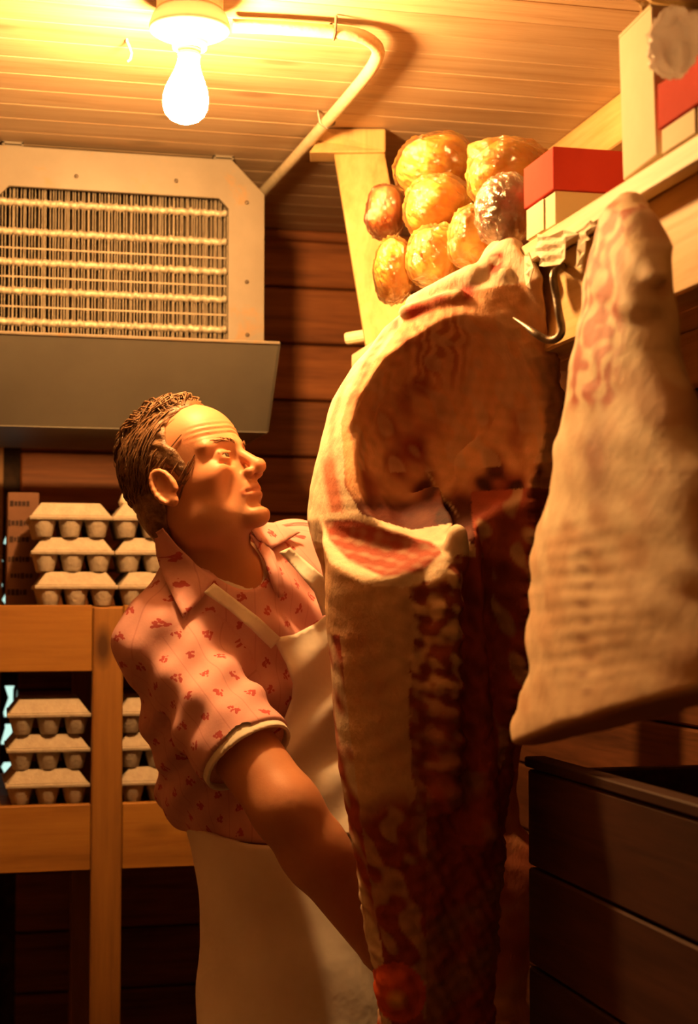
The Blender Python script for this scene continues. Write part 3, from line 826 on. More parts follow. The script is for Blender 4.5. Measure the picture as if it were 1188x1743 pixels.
bird(742, 287, 2.66, 0.142, 0.106, 0.18, 'large yellow wrapped bird, topmost at the left of the shelf pile', 0, 1)
bird(866, 300, 2.38, 0.128, 0.096, 0.20, 'large yellow wrapped bird beside the red lidded box, top of pile', 0, 2, knot=2.6)
bird(744, 355, 2.56, 0.112, 0.100, 0.19, 'yellow wrapped bird directly under the topmost large one', 0, 3)
bird(656, 362, 2.72, 0.070, 0.092, 0.12, 'small reddish brown wrapped bird in front of the leaning post', 1, 4, knot=3.6)
bird(670, 462, 2.64, 0.068, 0.106, 0.17, 'upright wrapped bird at the lower left end of the pile', 0, 5)
bird(742, 437, 2.48, 0.092, 0.096, 0.18, 'wrapped bird in the bottom row, second from the leaning post', 0, 6, knot=3.9)
bird(806, 405, 2.32, 0.078, 0.088, 0.17, 'wrapped bird with a twisted knot, left of the cloudy one', 0, 7, knot=4.0)
bird(858, 358, 2.15, 0.080, 0.092, 0.15, 'cloudy silvery wrapped bird next to the red lidded box', 2, 8, 'wrap_white', knot=4.6)

# ------------------------------------------------------------------ boxes
def lidded(name, y0, y1, x1, z0, z1, split, label, tilt=0.0):
    root = empty(name, (SXF + 0.03, (y0 + y1) / 2, z0), label, 'box')
    x0 = SXF + 0.004
    MB().box(((x0 + x1) / 2, (y0 + y1) / 2, (z0 + split) / 2), (x1 - x0, y1 - y0, split - z0)).build('tray', MAT['kraft'], root, bevel=0.0015)
    MB().box(((x0 + x1) / 2, (y0 + y1) / 2, (split + z1) / 2 + 0.0005), (x1 - x0 + 0.008, y1 - y0 + 0.008, z1 - split)).build('lid', MAT['redlid'], root, bevel=0.0015)
    MB().box((x0 - 0.0012, (y0 * 0.32 + y1 * 0.68), (z0 + split) / 2), (0.0016, (y1 - y0) * 0.62, (split - z0) * 0.92)).build('end_flap', MAT['kraft'], root)
    return root
q0 = on_x(893, 330, SXF); q1 = on_x(940, 330, SXF)
zt_ = on_x(939, 251, SXF)[2]; zs_ = on_x(940, 318, SXF)[2]
lidded('red_lidded_box', q1[1], q0[1], SXF + 0.2, zd, zt_, zs_ - 0.004, 'cream box with a red lid, between the birds and the tall cream box')
q0 = on_x(1122, 180, SXF); q1 = on_x(1215, 180, SXF)
lidded('red_lidded_box', q1[1], q0[1], SXF + 0.2, zd, on_x(1122, 143, SXF)[2], on_x(1132, 214, SXF)[2], 'cream box with a red lid at the right edge, nearer than the tall box')
q0 = on_x(1052, 300, SXF); q1 = on_x(1110, 300, SXF)
tb = empty('tall_box', (SXF + 0.05, (q0[1] + q1[1]) / 2, zd), 'tall plain cream cardboard box standing at the shelf lip', 'box')
hz_ = on_x(1046, 65, SXF)[2] - zd
Rt = np.array(Matrix.Rotation(math.radians(-3.0), 3, 'X'))
MB().box((SXF + 0.085, (q0[1] + q1[1]) / 2 + 0.003, zd + hz_ / 2 + 0.003), (0.16, q0[1] - q1[1], hz_), Rt).build('carton_body', MAT['kraft'], tb, bevel=0.002)
MB().box((SXF + 0.085, (q0[1] + q1[1]) / 2 + 0.011, zd + hz_ + 0.005), (0.158, (q0[1] - q1[1]) * 0.95, 0.003), Rt).build('carton_flap', MAT['kraft'], tb)

def crumple(name, c, r, mat, seed, amp=0.25, parent=None, n=34, m=22, flat=False):
    ph = np.linspace(0, math.pi, m); th = np.linspace(0, 2 * math.pi, n, endpoint=False)
    dirs = np.array([(math.sin(p) * math.cos(t), math.sin(p) * math.sin(t), math.cos(p)) for p in ph for t in th])
    s = 1 + amp * (np.abs(wob(dirs, 4, seed)) - 0.4) + amp * 0.6 * (np.abs(wob(dirs, 9, seed + 1)) - 0.3) + amp * 0.3 * np.abs(wob(dirs, 20, seed + 2))
    v = c + dirs * s[:, None] * np.asarray(r)
    fs = [(i * n + k, (i + 1) * n + k, (i + 1) * n + (k + 1) % n, i * n + (k + 1) % n) for i in range(m - 1) for k in range(n)]
    return link_mesh(name, v, fs, mat, parent, smooth=not flat)
# white plastic bag and paper bag at the top right
c = on_x(1146, 66, SXF - 0.036)
def thin_plastic():
    t = NT('white_plastic_bag')
    v = t.coords()
    t.bump(t.noise(v, 50, 4), 0.5, 0.008)
    t.fin((0.86, 0.84, 0.82), 0.2, 0.5)
    tl_ = t.n('ShaderNodeBsdfTranslucent'); tl_.inputs['Color'].default_value = (0.95, 0.94, 0.92, 1)
    mx = t.n('ShaderNodeMixShader'); mx.inputs[0].default_value = 0.7
    t.l(t.b.outputs[0], mx.inputs[1]); t.l(tl_.outputs[0], mx.inputs[2]); t.l(mx.outputs[0], t.out.inputs['Surface'])
    return t.m
MAT['whiteplastic'] = thin_plastic()
o = crumple('plastic_bag', c + np.array([0, 0, -0.004]), (0.026, 0.034, 0.034), MAT['whiteplastic'], 5, 0.4)
tag(o, 'crumpled shiny white plastic bag on the near red lidded box', 'plastic bag')
c = on_x(1078, 12, SXF + 0.07)
o = crumple('paper_bag', np.array([SXF + 0.088, (q0[1] + q1[1]) / 2 + 0.012, zd + hz_ + 0.036]), (0.080, 0.052, 0.030), MAT['bag'], 11, 0.4, flat=True)
tag(o, 'crumpled brown paper bag on top of the tall cream box', 'paper bag')

# ------------------------------------------------------------------ torn paper caught under the lip
def scrap(pts, label, seed):
    """irregular torn strip hanging in front of the lip; pts: outline in the plane of the lip"""
    poly = [np.array(p, float) for p in pts]
    allp = [Vector(p) for p in poly]; nb = len(allp)
    arr = np.array(poly); lo, hi = arr.min(0), arr.max(0)
    gx, gy = np.meshgrid(np.arange(lo[0], hi[0], 6), np.arange(lo[1], hi[1], 6)); gx = gx.ravel(); gy = gy.ravel()
    ok = poly2(gx, gy, arr) < -2.5
    allp += [Vector((x, y)) for x, y in zip(gx[ok], gy[ok])]
    r = mgeo.delaunay_2d_cdt(allp, [(i, (i + 1) % nb) for i in range(nb)], [], 1, 1e-4)
    co = np.array([tuple(v) for v in r[0]])
    v = np.array([on_x(x, y, SXF - 0.012) for x, y in co])
    v[:, 0] += 0.003 * np.sin(co[:, 0] * 0.14 + seed) + 0.002 * np.sin(co[:, 1] * 0.33 + co[:, 0] * 0.1)
    o = link_mesh('paper_scrap', v, r[2], MAT['paper'], None, smooth=False)
    thicken(o, 0.0012)
    return tag(o, label, 'paper scrap', 'torn paper under the shelf lip')
scrap([(915, 398), (935, 402), (962, 392), (984, 398), (966, 412), (962, 440), (952, 450), (930, 454), (918, 452), (926, 440), (908, 430), (912, 412)], 'ragged pale paper scrap under the lip, widest one', 1)
scrap([(980, 395), (1010, 376), (1016, 384), (1000, 402), (1006, 408), (992, 410), (990, 430), (986, 455), (978, 456), (980, 425)], 'thin pale paper strip hanging next to the pale carcass', 2)
scrap([(888, 436), (902, 430), (910, 455), (906, 480), (902, 492), (896, 486), (890, 465)], 'narrow torn paper strip hanging just beside the beef top', 3)

# ------------------------------------------------------------------ meat hook
hd = [(966, 452, 2.0), (955, 455, 1.96), (945, 462, 1.93), (942, 474, 1.92), (946, 500, 1.92), (951, 530, 1.91), (956, 556, 1.91), (954, 570, 1.91), (944, 578, 1.92), (930, 578, 1.93), (912, 568, 1.94), (896, 556, 1.96), (874, 541, 2.0)]
hp = [at(*p) for p in hd]
hp = [np.array([SXF + 0.029, hp[0][1] + 0.004, hp[0][2]])] + hp[1:]
m_ = MB(); fine = []
for i in range(len(hp) - 1):
    p0 = hp[max(i - 1, 0)]; p1 = hp[i]; p2 = hp[i + 1]; p3 = hp[min(i + 2, len(hp) - 1)]
    for j in range(4):
        t = j / 4
        fine.append(0.5 * ((2 * p1) + (-p0 + p2) * t + (2 * p0 - 5 * p1 + 4 * p2 - p3) * t * t + (-p0 + 3 * p1 - 3 * p2 + p3) * t ** 3))
fine.append(hp[-1]); k_ = len(fine)
m_.tube(fine, [0.0048 if i < k_ - 8 else 0.0048 * (0.25 + 0.75 * (k_ - 1 - i) / 8) for i in range(k_)], 10)
tag(m_.build('meat_hook', MAT['steel'], None, smooth=True), 'dark steel meat hook hung from the shelf face board', 'hook')

# ------------------------------------------------------------------ plank bin, lower right
BX = 0.75
zb0 = on_x(1000, 1337, BX)[2]
bny = 1.0; bfy = on_x(898, 1310, BX)[1]
binr = empty('plank_bin', (0.95, (bny + bfy) / 2, 0), 'plank bin darkened by painted shade below the pale carcass at lower right', 'bin')
z = zb0
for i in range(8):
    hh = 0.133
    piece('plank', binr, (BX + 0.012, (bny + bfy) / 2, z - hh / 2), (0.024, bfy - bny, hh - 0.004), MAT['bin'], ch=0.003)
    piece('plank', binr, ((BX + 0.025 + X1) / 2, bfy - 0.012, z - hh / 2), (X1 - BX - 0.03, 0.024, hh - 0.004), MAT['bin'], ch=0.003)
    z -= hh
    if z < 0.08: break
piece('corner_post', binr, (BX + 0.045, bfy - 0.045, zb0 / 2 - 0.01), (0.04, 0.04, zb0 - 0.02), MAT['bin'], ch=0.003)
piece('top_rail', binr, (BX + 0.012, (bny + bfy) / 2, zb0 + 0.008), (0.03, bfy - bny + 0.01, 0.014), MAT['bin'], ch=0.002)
# ================================================================== HANGING MEAT
def frame(px, py, d):
    """local frame of a hung piece: reference units per metre, origin"""
    return at(px, py, d), FPX / d
class Hung:
    def __init__(s, px0, py0, d):
        s.O = at(px0, py0, d); s.k = FPX / d; s.px0 = px0; s.py0 = py0
    def world(s, q):     # q: (x right, y down, b depth) in reference units
        return s.O + ((q[:, :1] - s.px0) * RV - (q[:, 1:2] - s.py0) * UPV + q[:, 2:3] * FH) / s.k
def cmix(a, b, t):
    return a + (np.asarray(b) - a) * np.clip(t, 0, 1)[:, None]
def band(v, a, b, soft):
    return np.clip((v - a) / soft + 0.5, 0, 1) * np.clip((b - v) / soft + 0.5, 0, 1)

# ------------------------------------------------------------------ the side of beef
class Turned(Hung):
    """a hung piece turned about the vertical, more at the top than at the bottom"""
    def world(s, q):
        q = q.copy(); q[:, 2] += np.interp(q[:, 1], [520, 700, 950, 1350, 1800], [1.15, 0.66, 0.5, 0.25, 0.2]) * (800 - q[:, 0]) + np.interp(q[:, 1], [520, 700], [-78, 0])
        return Hung.world(s, q)
BF = Turned(740, 1020, 2.2)
bLy = [430, 450, 470, 490, 505, 520, 540, 570, 600, 660, 740, 820, 880, 920, 960, 1020, 1100, 1200, 1300, 1400, 1500, 1600, 1660, 1743, 1850]
bLx = [828, 815, 800, 760, 712, 685, 655, 632, 600, 562, 540, 525, 518, 528, 545, 560, 568, 578, 590, 603, 618, 636, 640, 655, 690]
bRy = [430, 450, 480, 520, 560, 600, 650, 700, 750, 800, 850, 900, 950, 1000, 1060, 1130, 1165, 1200, 1260, 1330, 1400, 1500, 1600, 1743, 1850]
bRx = [850, 868, 886, 900, 912, 925, 940, 945, 940, 932, 922, 925, 918, 912, 905, 908, 900, 885, 872, 868, 858, 850, 842, 835, 800]
bDy = [430, 470, 510, 600, 700, 800, 900, 1000, 1100, 1400, 1850]
bDx = [16, 40, 70, 120, 150, 165, 160, 140, 125, 100, 60]
def beef_sd(P):
    x, y, b = P[:, 0], P[:, 1], P[:, 2]
    L = np.interp(y, bLy, bLx); R = np.interp(y, bRy, bRx); D = np.interp(y, bDy, bDx)
    wig = 5 * np.sin(y * 0.11 + 1) + 4 * np.sin(y * 0.27) + 3 * np.sin(y * 0.53 + b * 0.1)
    R = R + np.interp(y, [800, 900, 1180, 1300], [0.3, 1.0, 1.0, 0.25]) * wig
    c = (L + R) / 2; w = (R - L) / 2
    q = np.sqrt(((x - c) / w) ** 2 + (b / D) ** 2)
    base = (q - 1) * np.minimum(w, D) * 0.8
    base = smax(base, 430 - y, 12); base = smax(base, y - 1850, 20)
    # upper hollow of the leg
    cav = ell(P, (758, 742, -172), (170, 196, 178))
    cav = cav + 9 * wob(P, 0.03, 11) + 6 * wob(P, 0.07, 12) + 2.5 * wob(P * np.array([1, 0.25, 1]), 0.2, 19) + 2 * wob(P, 0.15, 20)
    f = smax(base, -cav, 10)
    # open flank on the right, below the hollow
    fl = ell(P, (852, 1060, -190), (92, 330, 140)) + 8 * wob(P, 0.05, 13) + 5 * wob(P, 0.12, 14)
    f = smax(f, -fl, 12)
    # deep pocket above the loin cut
    # the loin, cut square across its top
    cxl = np.interp(y, [880, 1000, 1300, 1700], [655, 650, 665, 705]); wl = np.interp(y, [880, 960, 1300, 1700], [112, 100, 88, 62])
    cb = np.interp(y, [880, 1000, 1300, 1700], [-120, -112, -85, -50]); dl = np.interp(y, [880, 1000, 1300, 1700], [95, 85, 66, 48])
    ql = (np.abs((x - cxl) / wl) ** 2.2 + np.abs((b - cb) / dl) ** 2.2) ** (1 / 2.2)
    loin = (ql - 1) * np.minimum(wl, dl) * 0.8
    n = np.array([-0.08, -0.76, -0.64]); n /= np.linalg.norm(n)
    cut = (P - np.array([660, 925, -130])) @ n + 2.0 * wob(P, 0.06, 17) + 10 * ((x - 655) / 100) ** 2 * -0.6
    loin = smax(loin, cut, 7); loin = smax(loin, y - 1760, 20)
    f = smin(f, loin, 12)
    # ridge of chine bone beside the loin
    ch = cap(P, (768, 915, -172), (770, 965, -150), 15) + 3 * wob(P, 0.09, 25)
    f = smin(f, ch, 24)
    chine = cap(P, (742, 985, -165), (752, 1340, -118), 34, 26)
    chine = chine + 3 * np.sin((y - 1000) / 43.0 * 2 * math.pi + 1.2 * wob(P, 0.05, 15)) + 4 * wob(P, 0.1, 16)
    f = smin(f, chine, 14)
    inner = cap(P, (796, 930, -100), (812, 1400, -88), 12, 22) + 4 * wob(P, 0.06, 24); f = smin(f, inner, 34)
    # folds of fat at the neck of the shank
    for i, (a, bb, r) in enumerate((((705, 512, -40), (790, 488, -62), 15), ((690, 528, -62), (770, 522, -82), 11), ((790, 500, -60), (850, 452, -30), 16), ((840, 500, -55), (862, 455, -20), 13), ((880, 500, -50), (897, 600, -66), 12), ((855, 470, -45), (884, 520, -58), 13))):
        f = smin(f, cap(P, a, bb, r), 10)
    # torn flap in the hollow
    f = smin(f, ell(P, (845, 795, -30), (75, 55, 10)) + 7 * wob(P, 0.05, 18), 45)
    # bone knob at the bottom
    f = smin(f, ell(P, (673, 1662, -78), (36, 40, 34)), 9)
    rough = np.clip((x - 690) / 40, 0.12, 1) * np.clip((y - 960) / 60, 0.25, 1)
    rough = np.maximum(rough, np.clip((y - 1320) / 120, 0, 1))
    f = f + 1.2 * wob(P, 0.12, 21) + 2.2 * wob(P, 0.045, 22) + rough * 3.0 * wob(P, 0.22, 23)
    return f
bv, bf = surface(beef_sd, (495, 415, -235), (975, 1880, 180), 4.0)
x, y, b = bv[:, 0], bv[:, 1], bv[:, 2]
n1 = 1.7 * wob(bv, 0.04, 31); n2 = 1.7 * wob(bv, 0.11, 32); n3 = 1.6 * wob(bv, 0.3, 33)
FAT = np.array([0.86, 0.70, 0.52]); TAN = np.array([0.66, 0.43, 0.26]); LEAN = np.array([0.46, 0.085, 0.045]); DARK = np.array([0.20, 0.045, 0.022])
MEMB = np.array([0.88, 0.48, 0.26]); BONE = np.array([0.74, 0.53, 0.33])
colr = np.tile(FAT * 0.96, (len(bv), 1))
edge = np.interp(y, [500, 545, 574, 666, 712, 780, 826, 877, 906, 960], [715, 690, 669, 598, 584, 589, 590, 619, 669, 760])
front = b < 60
# hollow membrane
hol = front & (y < 935) & (x > edge - 4) & (y > 520)
colr[hol] = cmix(np.tile(MEMB, (len(bv), 1)), LEAN * 0.8, 0.62 * n1 + 0.45 * n2 + (y - 715) / 300)[hol]
str_ = np.clip(np.sin((x * 0.9 - 0.25 * y) * 0.16 + 2.2 * n1) * 1.3 - 0.5 + 0.6 * n3, 0, 1) * np.clip((760 - y) / 90, 0, 1)
colr[hol] = cmix(colr, (0.84, 0.52, 0.30), 0.45 * str_)[hol]
hd_ = np.clip((y - 790) / 70, 0, 1) * np.clip((x - 590) / 40, 0, 1) * (x < 905)  # painted shade: the hollow darkens towards its pocket floor
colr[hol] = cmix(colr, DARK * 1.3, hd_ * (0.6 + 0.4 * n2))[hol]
colr[hol] = cmix(colr, DARK * 0.8, np.clip((y - 838) / 25, 0, 0.92))[hol]  # deeper painted shade on the pocket floor
st_ = band(x, 700, 790, 30) * band(y, 540, 650, 50) * np.clip(0.5 + 1.4 * np.sin(x * 0.33 + n2 * 3), 0, 1)
colr[hol] = cmix(colr, (0.5, 0.12, 0.05), st_ * 0.6)[hol]
pat = np.exp(-(((x - 690) / 60) ** 2 + ((y - 715) / 40) ** 2))
colr[hol] = cmix(colr, (0.50, 0.12, 0.05), pat * (0.6 + 0.5 * n2))[hol]
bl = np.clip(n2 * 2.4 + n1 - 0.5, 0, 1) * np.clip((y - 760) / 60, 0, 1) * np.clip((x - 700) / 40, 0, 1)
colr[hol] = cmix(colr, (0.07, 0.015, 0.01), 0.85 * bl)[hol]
pale = np.clip(n2 * 2 - n1 - 0.45, 0, 0.6) * (y < 800)
colr[hol] = cmix(colr, (0.82, 0.52, 0.32), pale)[hol]
tend = 0.8 * band(x - (728 + (y - 800) * 0.62 + 3 * n2), -2, 2, 3) * band(y, 800, 880, 10)
colr[hol] = cmix(colr, (0.75, 0.48, 0.28), tend)[hol]
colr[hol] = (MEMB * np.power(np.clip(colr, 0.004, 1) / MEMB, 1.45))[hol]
# right flank inside
rt = front & (x > 800) & (y > 840)
colr[rt] = cmix(np.tile(DARK * 1.6, (len(bv), 1)), LEAN * 0.9, 0.35 + 0.6 * n1 + 0.5 * n2)[rt]
colr[rt] = cmix(colr, BONE * 0.8, np.clip(n2 * 2.2 - 0.85, 0, 0.7))[rt]
# lean streak in the lit rim
s1 = band(x - np.interp(y, [545, 600, 650, 720], [668, 634, 612, 590]), -13, 5, 8) * band(y, 545, 700, 30)
s2 = band(x - np.interp(y, [770, 800, 860], [558, 560, 572]), -12, 12, 10) * band(y, 775, 880, 25)
s3 = band(x - np.interp(y, [600, 700, 800], [594, 566, 558]), -5, 5, 6) * band(y, 590, 780, 40)
colr = cmix(colr, (0.60, 0.22, 0.14), np.where(front, np.clip(s1 * (0.75 + 0.5 * n3) + s2 + s3 * 0.45, 0, 1), 0))
# red at the cut top
s4 = band(y - np.interp(x, [670, 720, 800], [545, 527, 520]), -14, 14, 10) * band(x, 668, 800, 20)
colr = cmix(colr, (0.42, 0.05, 0.025), np.where(front, s4 * np.clip(0.75 + 0.9 * n2, 0, 1), 0))
s5 = band(x, 822, 842, 8) * band(y, 462, 498, 8); colr = cmix(colr, (0.55, 0.07, 0.04), s5 * (n3 > -0.2))
# loin cut face
cutv = (bv - np.array([660, 925, -130])) @ (np.array([-0.08, -0.76, -0.64]) / np.linalg.norm([-0.08, -0.76, -0.64]))
face = front & (np.abs(cutv) < 16) & (y > np.interp(x, [540, 560, 620, 700, 770], [872, 878, 890, 908, 896])) & (y < 1010) & (x < 775)
lp = poly2(x, y, [(550, 884), (600, 884), (660, 906), (728, 926), (746, 944), (712, 976), (650, 984), (594, 956), (560, 918)])
lm = np.clip(0.5 - lp / 5, 0, 1) * np.clip(0.95 + 0.25 * n3, 0, 1)
face = front & (b < -50) & (poly2(x, y, [(535, 880), (552, 868), (620, 880), (700, 905), (775, 893), (782, 930), (740, 985), (680, 1001), (620, 996), (560, 958)]) < 0)
colr[face] = cmix(np.tile(FAT, (len(bv), 1)), (0.34, 0.07, 0.04), lm)[face]
# front of the loin: smooth tan fat
lf = front & (~face) & (x < 800) & (y > 930)
tanv = cmix(np.tile(TAN, (len(bv), 1)), (0.42, 0.17, 0.08), 0.35 * n1 + 0.2 * n3)
mot = cmix(np.tile(LEAN * 0.62, (len(bv), 1)), (0.50, 0.30, 0.17), np.clip(n2 * 3.0 - 0.5 + n1, 0, 0.9))
lowt = np.clip((y - 1330 + 60 * n1) / 90, 0, 1)
lowc = tanv + (mot - tanv) * lowt[:, None]
colr[lf] = lowc[lf]
# vertebrae
vb = lf & (x > 694 + 6 * n2) & (y < 1370) & (x < 795)
seg = np.sin((y - 1008) / 43.0 * 2 * math.pi - math.pi / 2 + 1.4 * n2 + 0.8 * n1)
vc = cmix(np.tile(DARK * 1.4, (len(bv), 1)), BONE, np.clip(0.36 + 0.6 * seg + 1.0 * n3 + 0.6 * n2, 0, 0.95) * np.clip((1260 - y) / 150, 0.25, 1))
colr[vb] = vc[vb]
rd = front & (y > 950) & (y < 1420) & (x > 776) & (x < 830)
colr[rd] = cmix(np.tile(LEAN * 0.85, (len(bv), 1)), DARK, 0.3 + 0.6 * n2)[rd]
lowr = front & (y > 1300) & (x > 720)
colr[lowr] = cmix(np.tile(LEAN * 0.75, (len(bv), 1)), (0.36, 0.17, 0.09), 0.2 + 0.9 * n1 + 0.5 * n2)[lowr]
kb = front & (x > 742) & (x < 790) & (y > 893) & (y < 948) & (b < -120)
colr[kb] = (FAT * 0.97)
# ragged edge on the left of the loin
le = front & (y > 1080) & (x < np.interp(y, bLy, bLx) + 13)
colr[le] = cmix(np.tile(FAT * 0.8, (len(bv), 1)), LEAN * 0.8, 0.55 + 0.8 * n2 + 0.5 * n1)[le]
kn = np.sqrt(((x - 673) / 46) ** 2 + ((y - 1662) / 50) ** 2) < 1
colr[kn & front] = cmix(np.tile(np.array([0.62, 0.10, 0.03]), (len(bv), 1)), (0.9, 0.5, 0.12), 1.2 - np.sqrt((x - 672) ** 2 + (y - 1672) ** 2) / 17)[kn & front]
colr = np.clip(colr * (1 + 0.10 * n3)[:, None], 0.005, 0.95)
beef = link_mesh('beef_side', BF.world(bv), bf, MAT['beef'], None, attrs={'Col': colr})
tag(beef, 'large hanging side of beef with hollow leg, held by the man', 'beef')

# ------------------------------------------------------------------ pale carcass on the right
class Side(Hung):
    """a flat carcass side hanging along the shelf edge: outline in the plane X, thickness along X"""
    def __init__(s, X, k): s.Xs = X; s.k = k
    def world(s, q):
        r = FV + RV * ((q[:, :1] - W / 2) / FPX) + UV * ((H / 2 - q[:, 1:2]) / FPX)
        X = np.interp(q[:, 1:2], [345, 1280], s.Xs)
        p = CAM + r * (X / r[:, :1])
        p[:, 0] += q[:, 2] / s.k
        return p
LB = Side((0.668, 0.565), 1560.0)
lLy = [345, 368, 400, 470, 540, 600, 660, 740, 820, 900, 960, 1010, 1040, 1080, 1130, 1180, 1230, 1300]
lLx = [1048, 1028, 1016, 1008, 1000, 990, 980, 966, 950, 930, 914, 903, 912, 908, 902, 890, 884, 880]
lRy = [345, 368, 420, 500, 600, 700, 800, 1000, 1200, 1300]
lRx = [1092, 1110, 1136, 1134, 1142, 1172, 1205, 1235, 1235, 1225]
lDy = [330, 400, 500, 650, 800, 1000, 1300]; lDx = [14, 30, 44, 58, 64, 62, 56]
def lamb_sd(P):
    x, y, b = P[:, 0], P[:, 1], P[:, 2]
    L = np.interp(y, lLy, lLx); R = np.interp(y, lRy, lRx); D = np.interp(y, lDy, lDx)
    c = (L + R) / 2; w = (R - L) / 2
    q = np.sqrt(((x - c) / w) ** 2 + (b / D) ** 2)
    f = (q - 1) * np.minimum(w, D) * 0.8
    f = smax(f, 348 - y, 12)
    cut = (y - (1278 - (x - 880) * 0.29)) * 0.95 + 5 * wob(P, 0.05, 52)
    f = smax(f, cut, 16)
    rib = 0.45 * np.sin((y + 0.15 * (x - 1050) + 9 * wob(P, 0.03, 51)) / 27.0 * 2 * math.pi) * np.clip((y - 860) / 60, 0, 1) * np.clip((1190 - y) / 60, 0, 1)
    f = f + rib * np.exp(-((x - 1060) / 75) ** 2)
    # leg muscle, split from the flank
    f = smax(f, -cap(P, (1040, 430, -52), (1062, 462, -52), 9), 12)
    for i, (xa, xb_) in enumerate(((1036, 1028), (1056, 1052), (1078, 1076), (1096, 1100))):
        f = smax(f, -cap(P, (xa, 500 + 10 * i, -54), (xb_, 660 - 6 * i, -66), 6), 12)
    f = smin(f, cap(P, (1090, 372, -10), (1112, 520, -26), 20, 24), 18)
    f = smin(f, cap(P, (1112, 430, -20), (1138, 470, -20), 13), 14)
    f = smin(f, cap(P, (1066, 345, 10), (1068, 380, 0), 20), 14)
    return f + 3 * wob(P, 0.04, 53) + 1.3 * wob(P, 0.14, 54)
lv, lf_ = surface(lamb_sd, (850, 280, -150), (1270, 1320, 150), 4.2)
x, y, b = lv[:, 0], lv[:, 1], lv[:, 2]
n1 = 1.6 * wob(lv, 0.03, 61); n2 = 1.6 * wob(lv, 0.08, 62); n3 = 1.6 * wob(lv, 0.2, 63)
colr = cmix(np.tile(np.array([0.93, 0.80, 0.60]), (len(lv), 1)), (0.66, 0.38, 0.22), np.clip(0.05 + 0.7 * n2 + 0.5 * n1, 0, 0.6))
colr = cmix(colr, (0.74, 0.54, 0.36), np.clip((y - 900) / 250, 0, 0.6))
rl = band(x, 1018, 1104, 16) * band(y, 345, 695, 22) * (b < 0)
colr = cmix(colr, (0.50, 0.11, 0.07), rl * np.clip(0.62 + 0.9 * np.sin(x * 0.22 + n2 * 4 + y * 0.02) + 0.7 * n3, 0, 1))
colr = cmix(colr, (0.10, 0.03, 0.02), np.exp(-(((x - 1048) / 17) ** 2 + ((y - 448 - (x - 1048) * 0.5) / 9) ** 2)))
colr = cmix(colr, (0.28, 0.10, 0.07), np.where(b < 0, 0.85 * np.exp(-(((x - 1082) / 26) ** 2 + ((y - 790) / 85) ** 2) ** 1.4) * (0.8 + 0.5 * n1), 0))
colr = cmix(colr, (0.30, 0.13, 0.09), np.where(b < 0, 0.6 * np.exp(-(((x - 1062 + 6 * np.sin(y * 0.1)) / 11) ** 2)) * band(y, 920, 1190, 40) * np.clip(0.4 + 1.2 * np.sin(y / 30 * 2 * math.pi), 0, 1), 0))
colr = cmix(colr, (0.30, 0.10, 0.04), np.clip((y - (1262 - (x - 880) * 0.29)) / 16, 0, 0.85))
lamb = link_mesh('hanging_carcass', LB.world(lv), lf_, MAT['lamb'], None, attrs={'Col': np.clip(colr, 0, 1)})
tag(lamb, 'pale fatty carcass hanging from the shelf lip at the right', 'carcass')

# ------------------------------------------------------------------ dark piece hanging behind the beef
DK = Hung(840, 1020, 2.62)
dRy = [580, 640, 800, 1000, 1120, 1200, 1330, 1400, 1445, 1490, 1550, 1620, 1690, 1743, 1800, 1840]
dRx = [850, 880, 900, 905, 902, 897, 878, 884, 925, 944, 926, 896, 892, 914, 925, 905]
dLy = [580, 640, 1000, 1300, 1500, 1840]; dLx = [820, 770, 740, 750, 770, 800]
def dark_sd(P):
    x, y, b = P[:, 0], P[:, 1], P[:, 2]
    L = np.interp(y, dLy, dLx); R = np.interp(y, dRy, dRx); D = np.interp(y, [580, 700, 1300, 1600, 1840], [20, 52, 58, 46, 50])
    c = (L + R) / 2; w = (R - L) / 2
    q = np.sqrt(((x - c) / w) ** 2 + (b / D) ** 2)
    f = (q - 1) * np.minimum(w, D) * 0.7
    f = smax(f, 580 - y, 10); f = smax(f, y - 1840, 25)
    return f + 3 * wob(P, 0.05, 72) + 2 * wob(P, 0.12, 73)
dv_, df_ = surface(dark_sd, (715, 450, -90), (975, 1870, 90), 5.5)
n1 = wob(dv_, 0.03, 81); n2 = wob(dv_, 0.1, 82)
colr = cmix(np.tile(np.array([0.34, 0.10, 0.05]), (len(dv_), 1)), (0.52, 0.28, 0.13), 0.25 + 0.8 * n1 + 0.5 * n2)
dk = link_mesh('hanging_shank', DK.world(dv_), df_, MAT['beef'], None, attrs={'Col': np.clip(colr, 0, 1)})
tag(dk, 'dark red knobbly cut of meat hanging behind the beef side', 'meat')
# ================================================================== THE MAN
MS = 0.94
def W3(px, py, d): return at(px, py, d * MS)
def camv(r, d, u): return r * RV + d * FH + u * UPV
# torso frame
Fb = camv(0.78, -0.63, 0); Lb = camv(0.63, 0.78, 0)
TR = np.stack([Fb, Lb, UPV], 1)                                         # columns: forward, left, up
Nk = W3(378, 968, 2.71); RS = W3(280, 1094, 2.64); LS = W3(500, 965, 2.86)
CH = W3(402, 1145, 2.765); BE = W3(468, 1330, 2.84); PE = W3(515, 1500, 2.755)
RE = W3(487, 1376, 2.45); RWr = W3(640, 1606, 2.49)
LE = W3(640, 1190, 2.76); LWr = W3(742, 1150, 2.553)
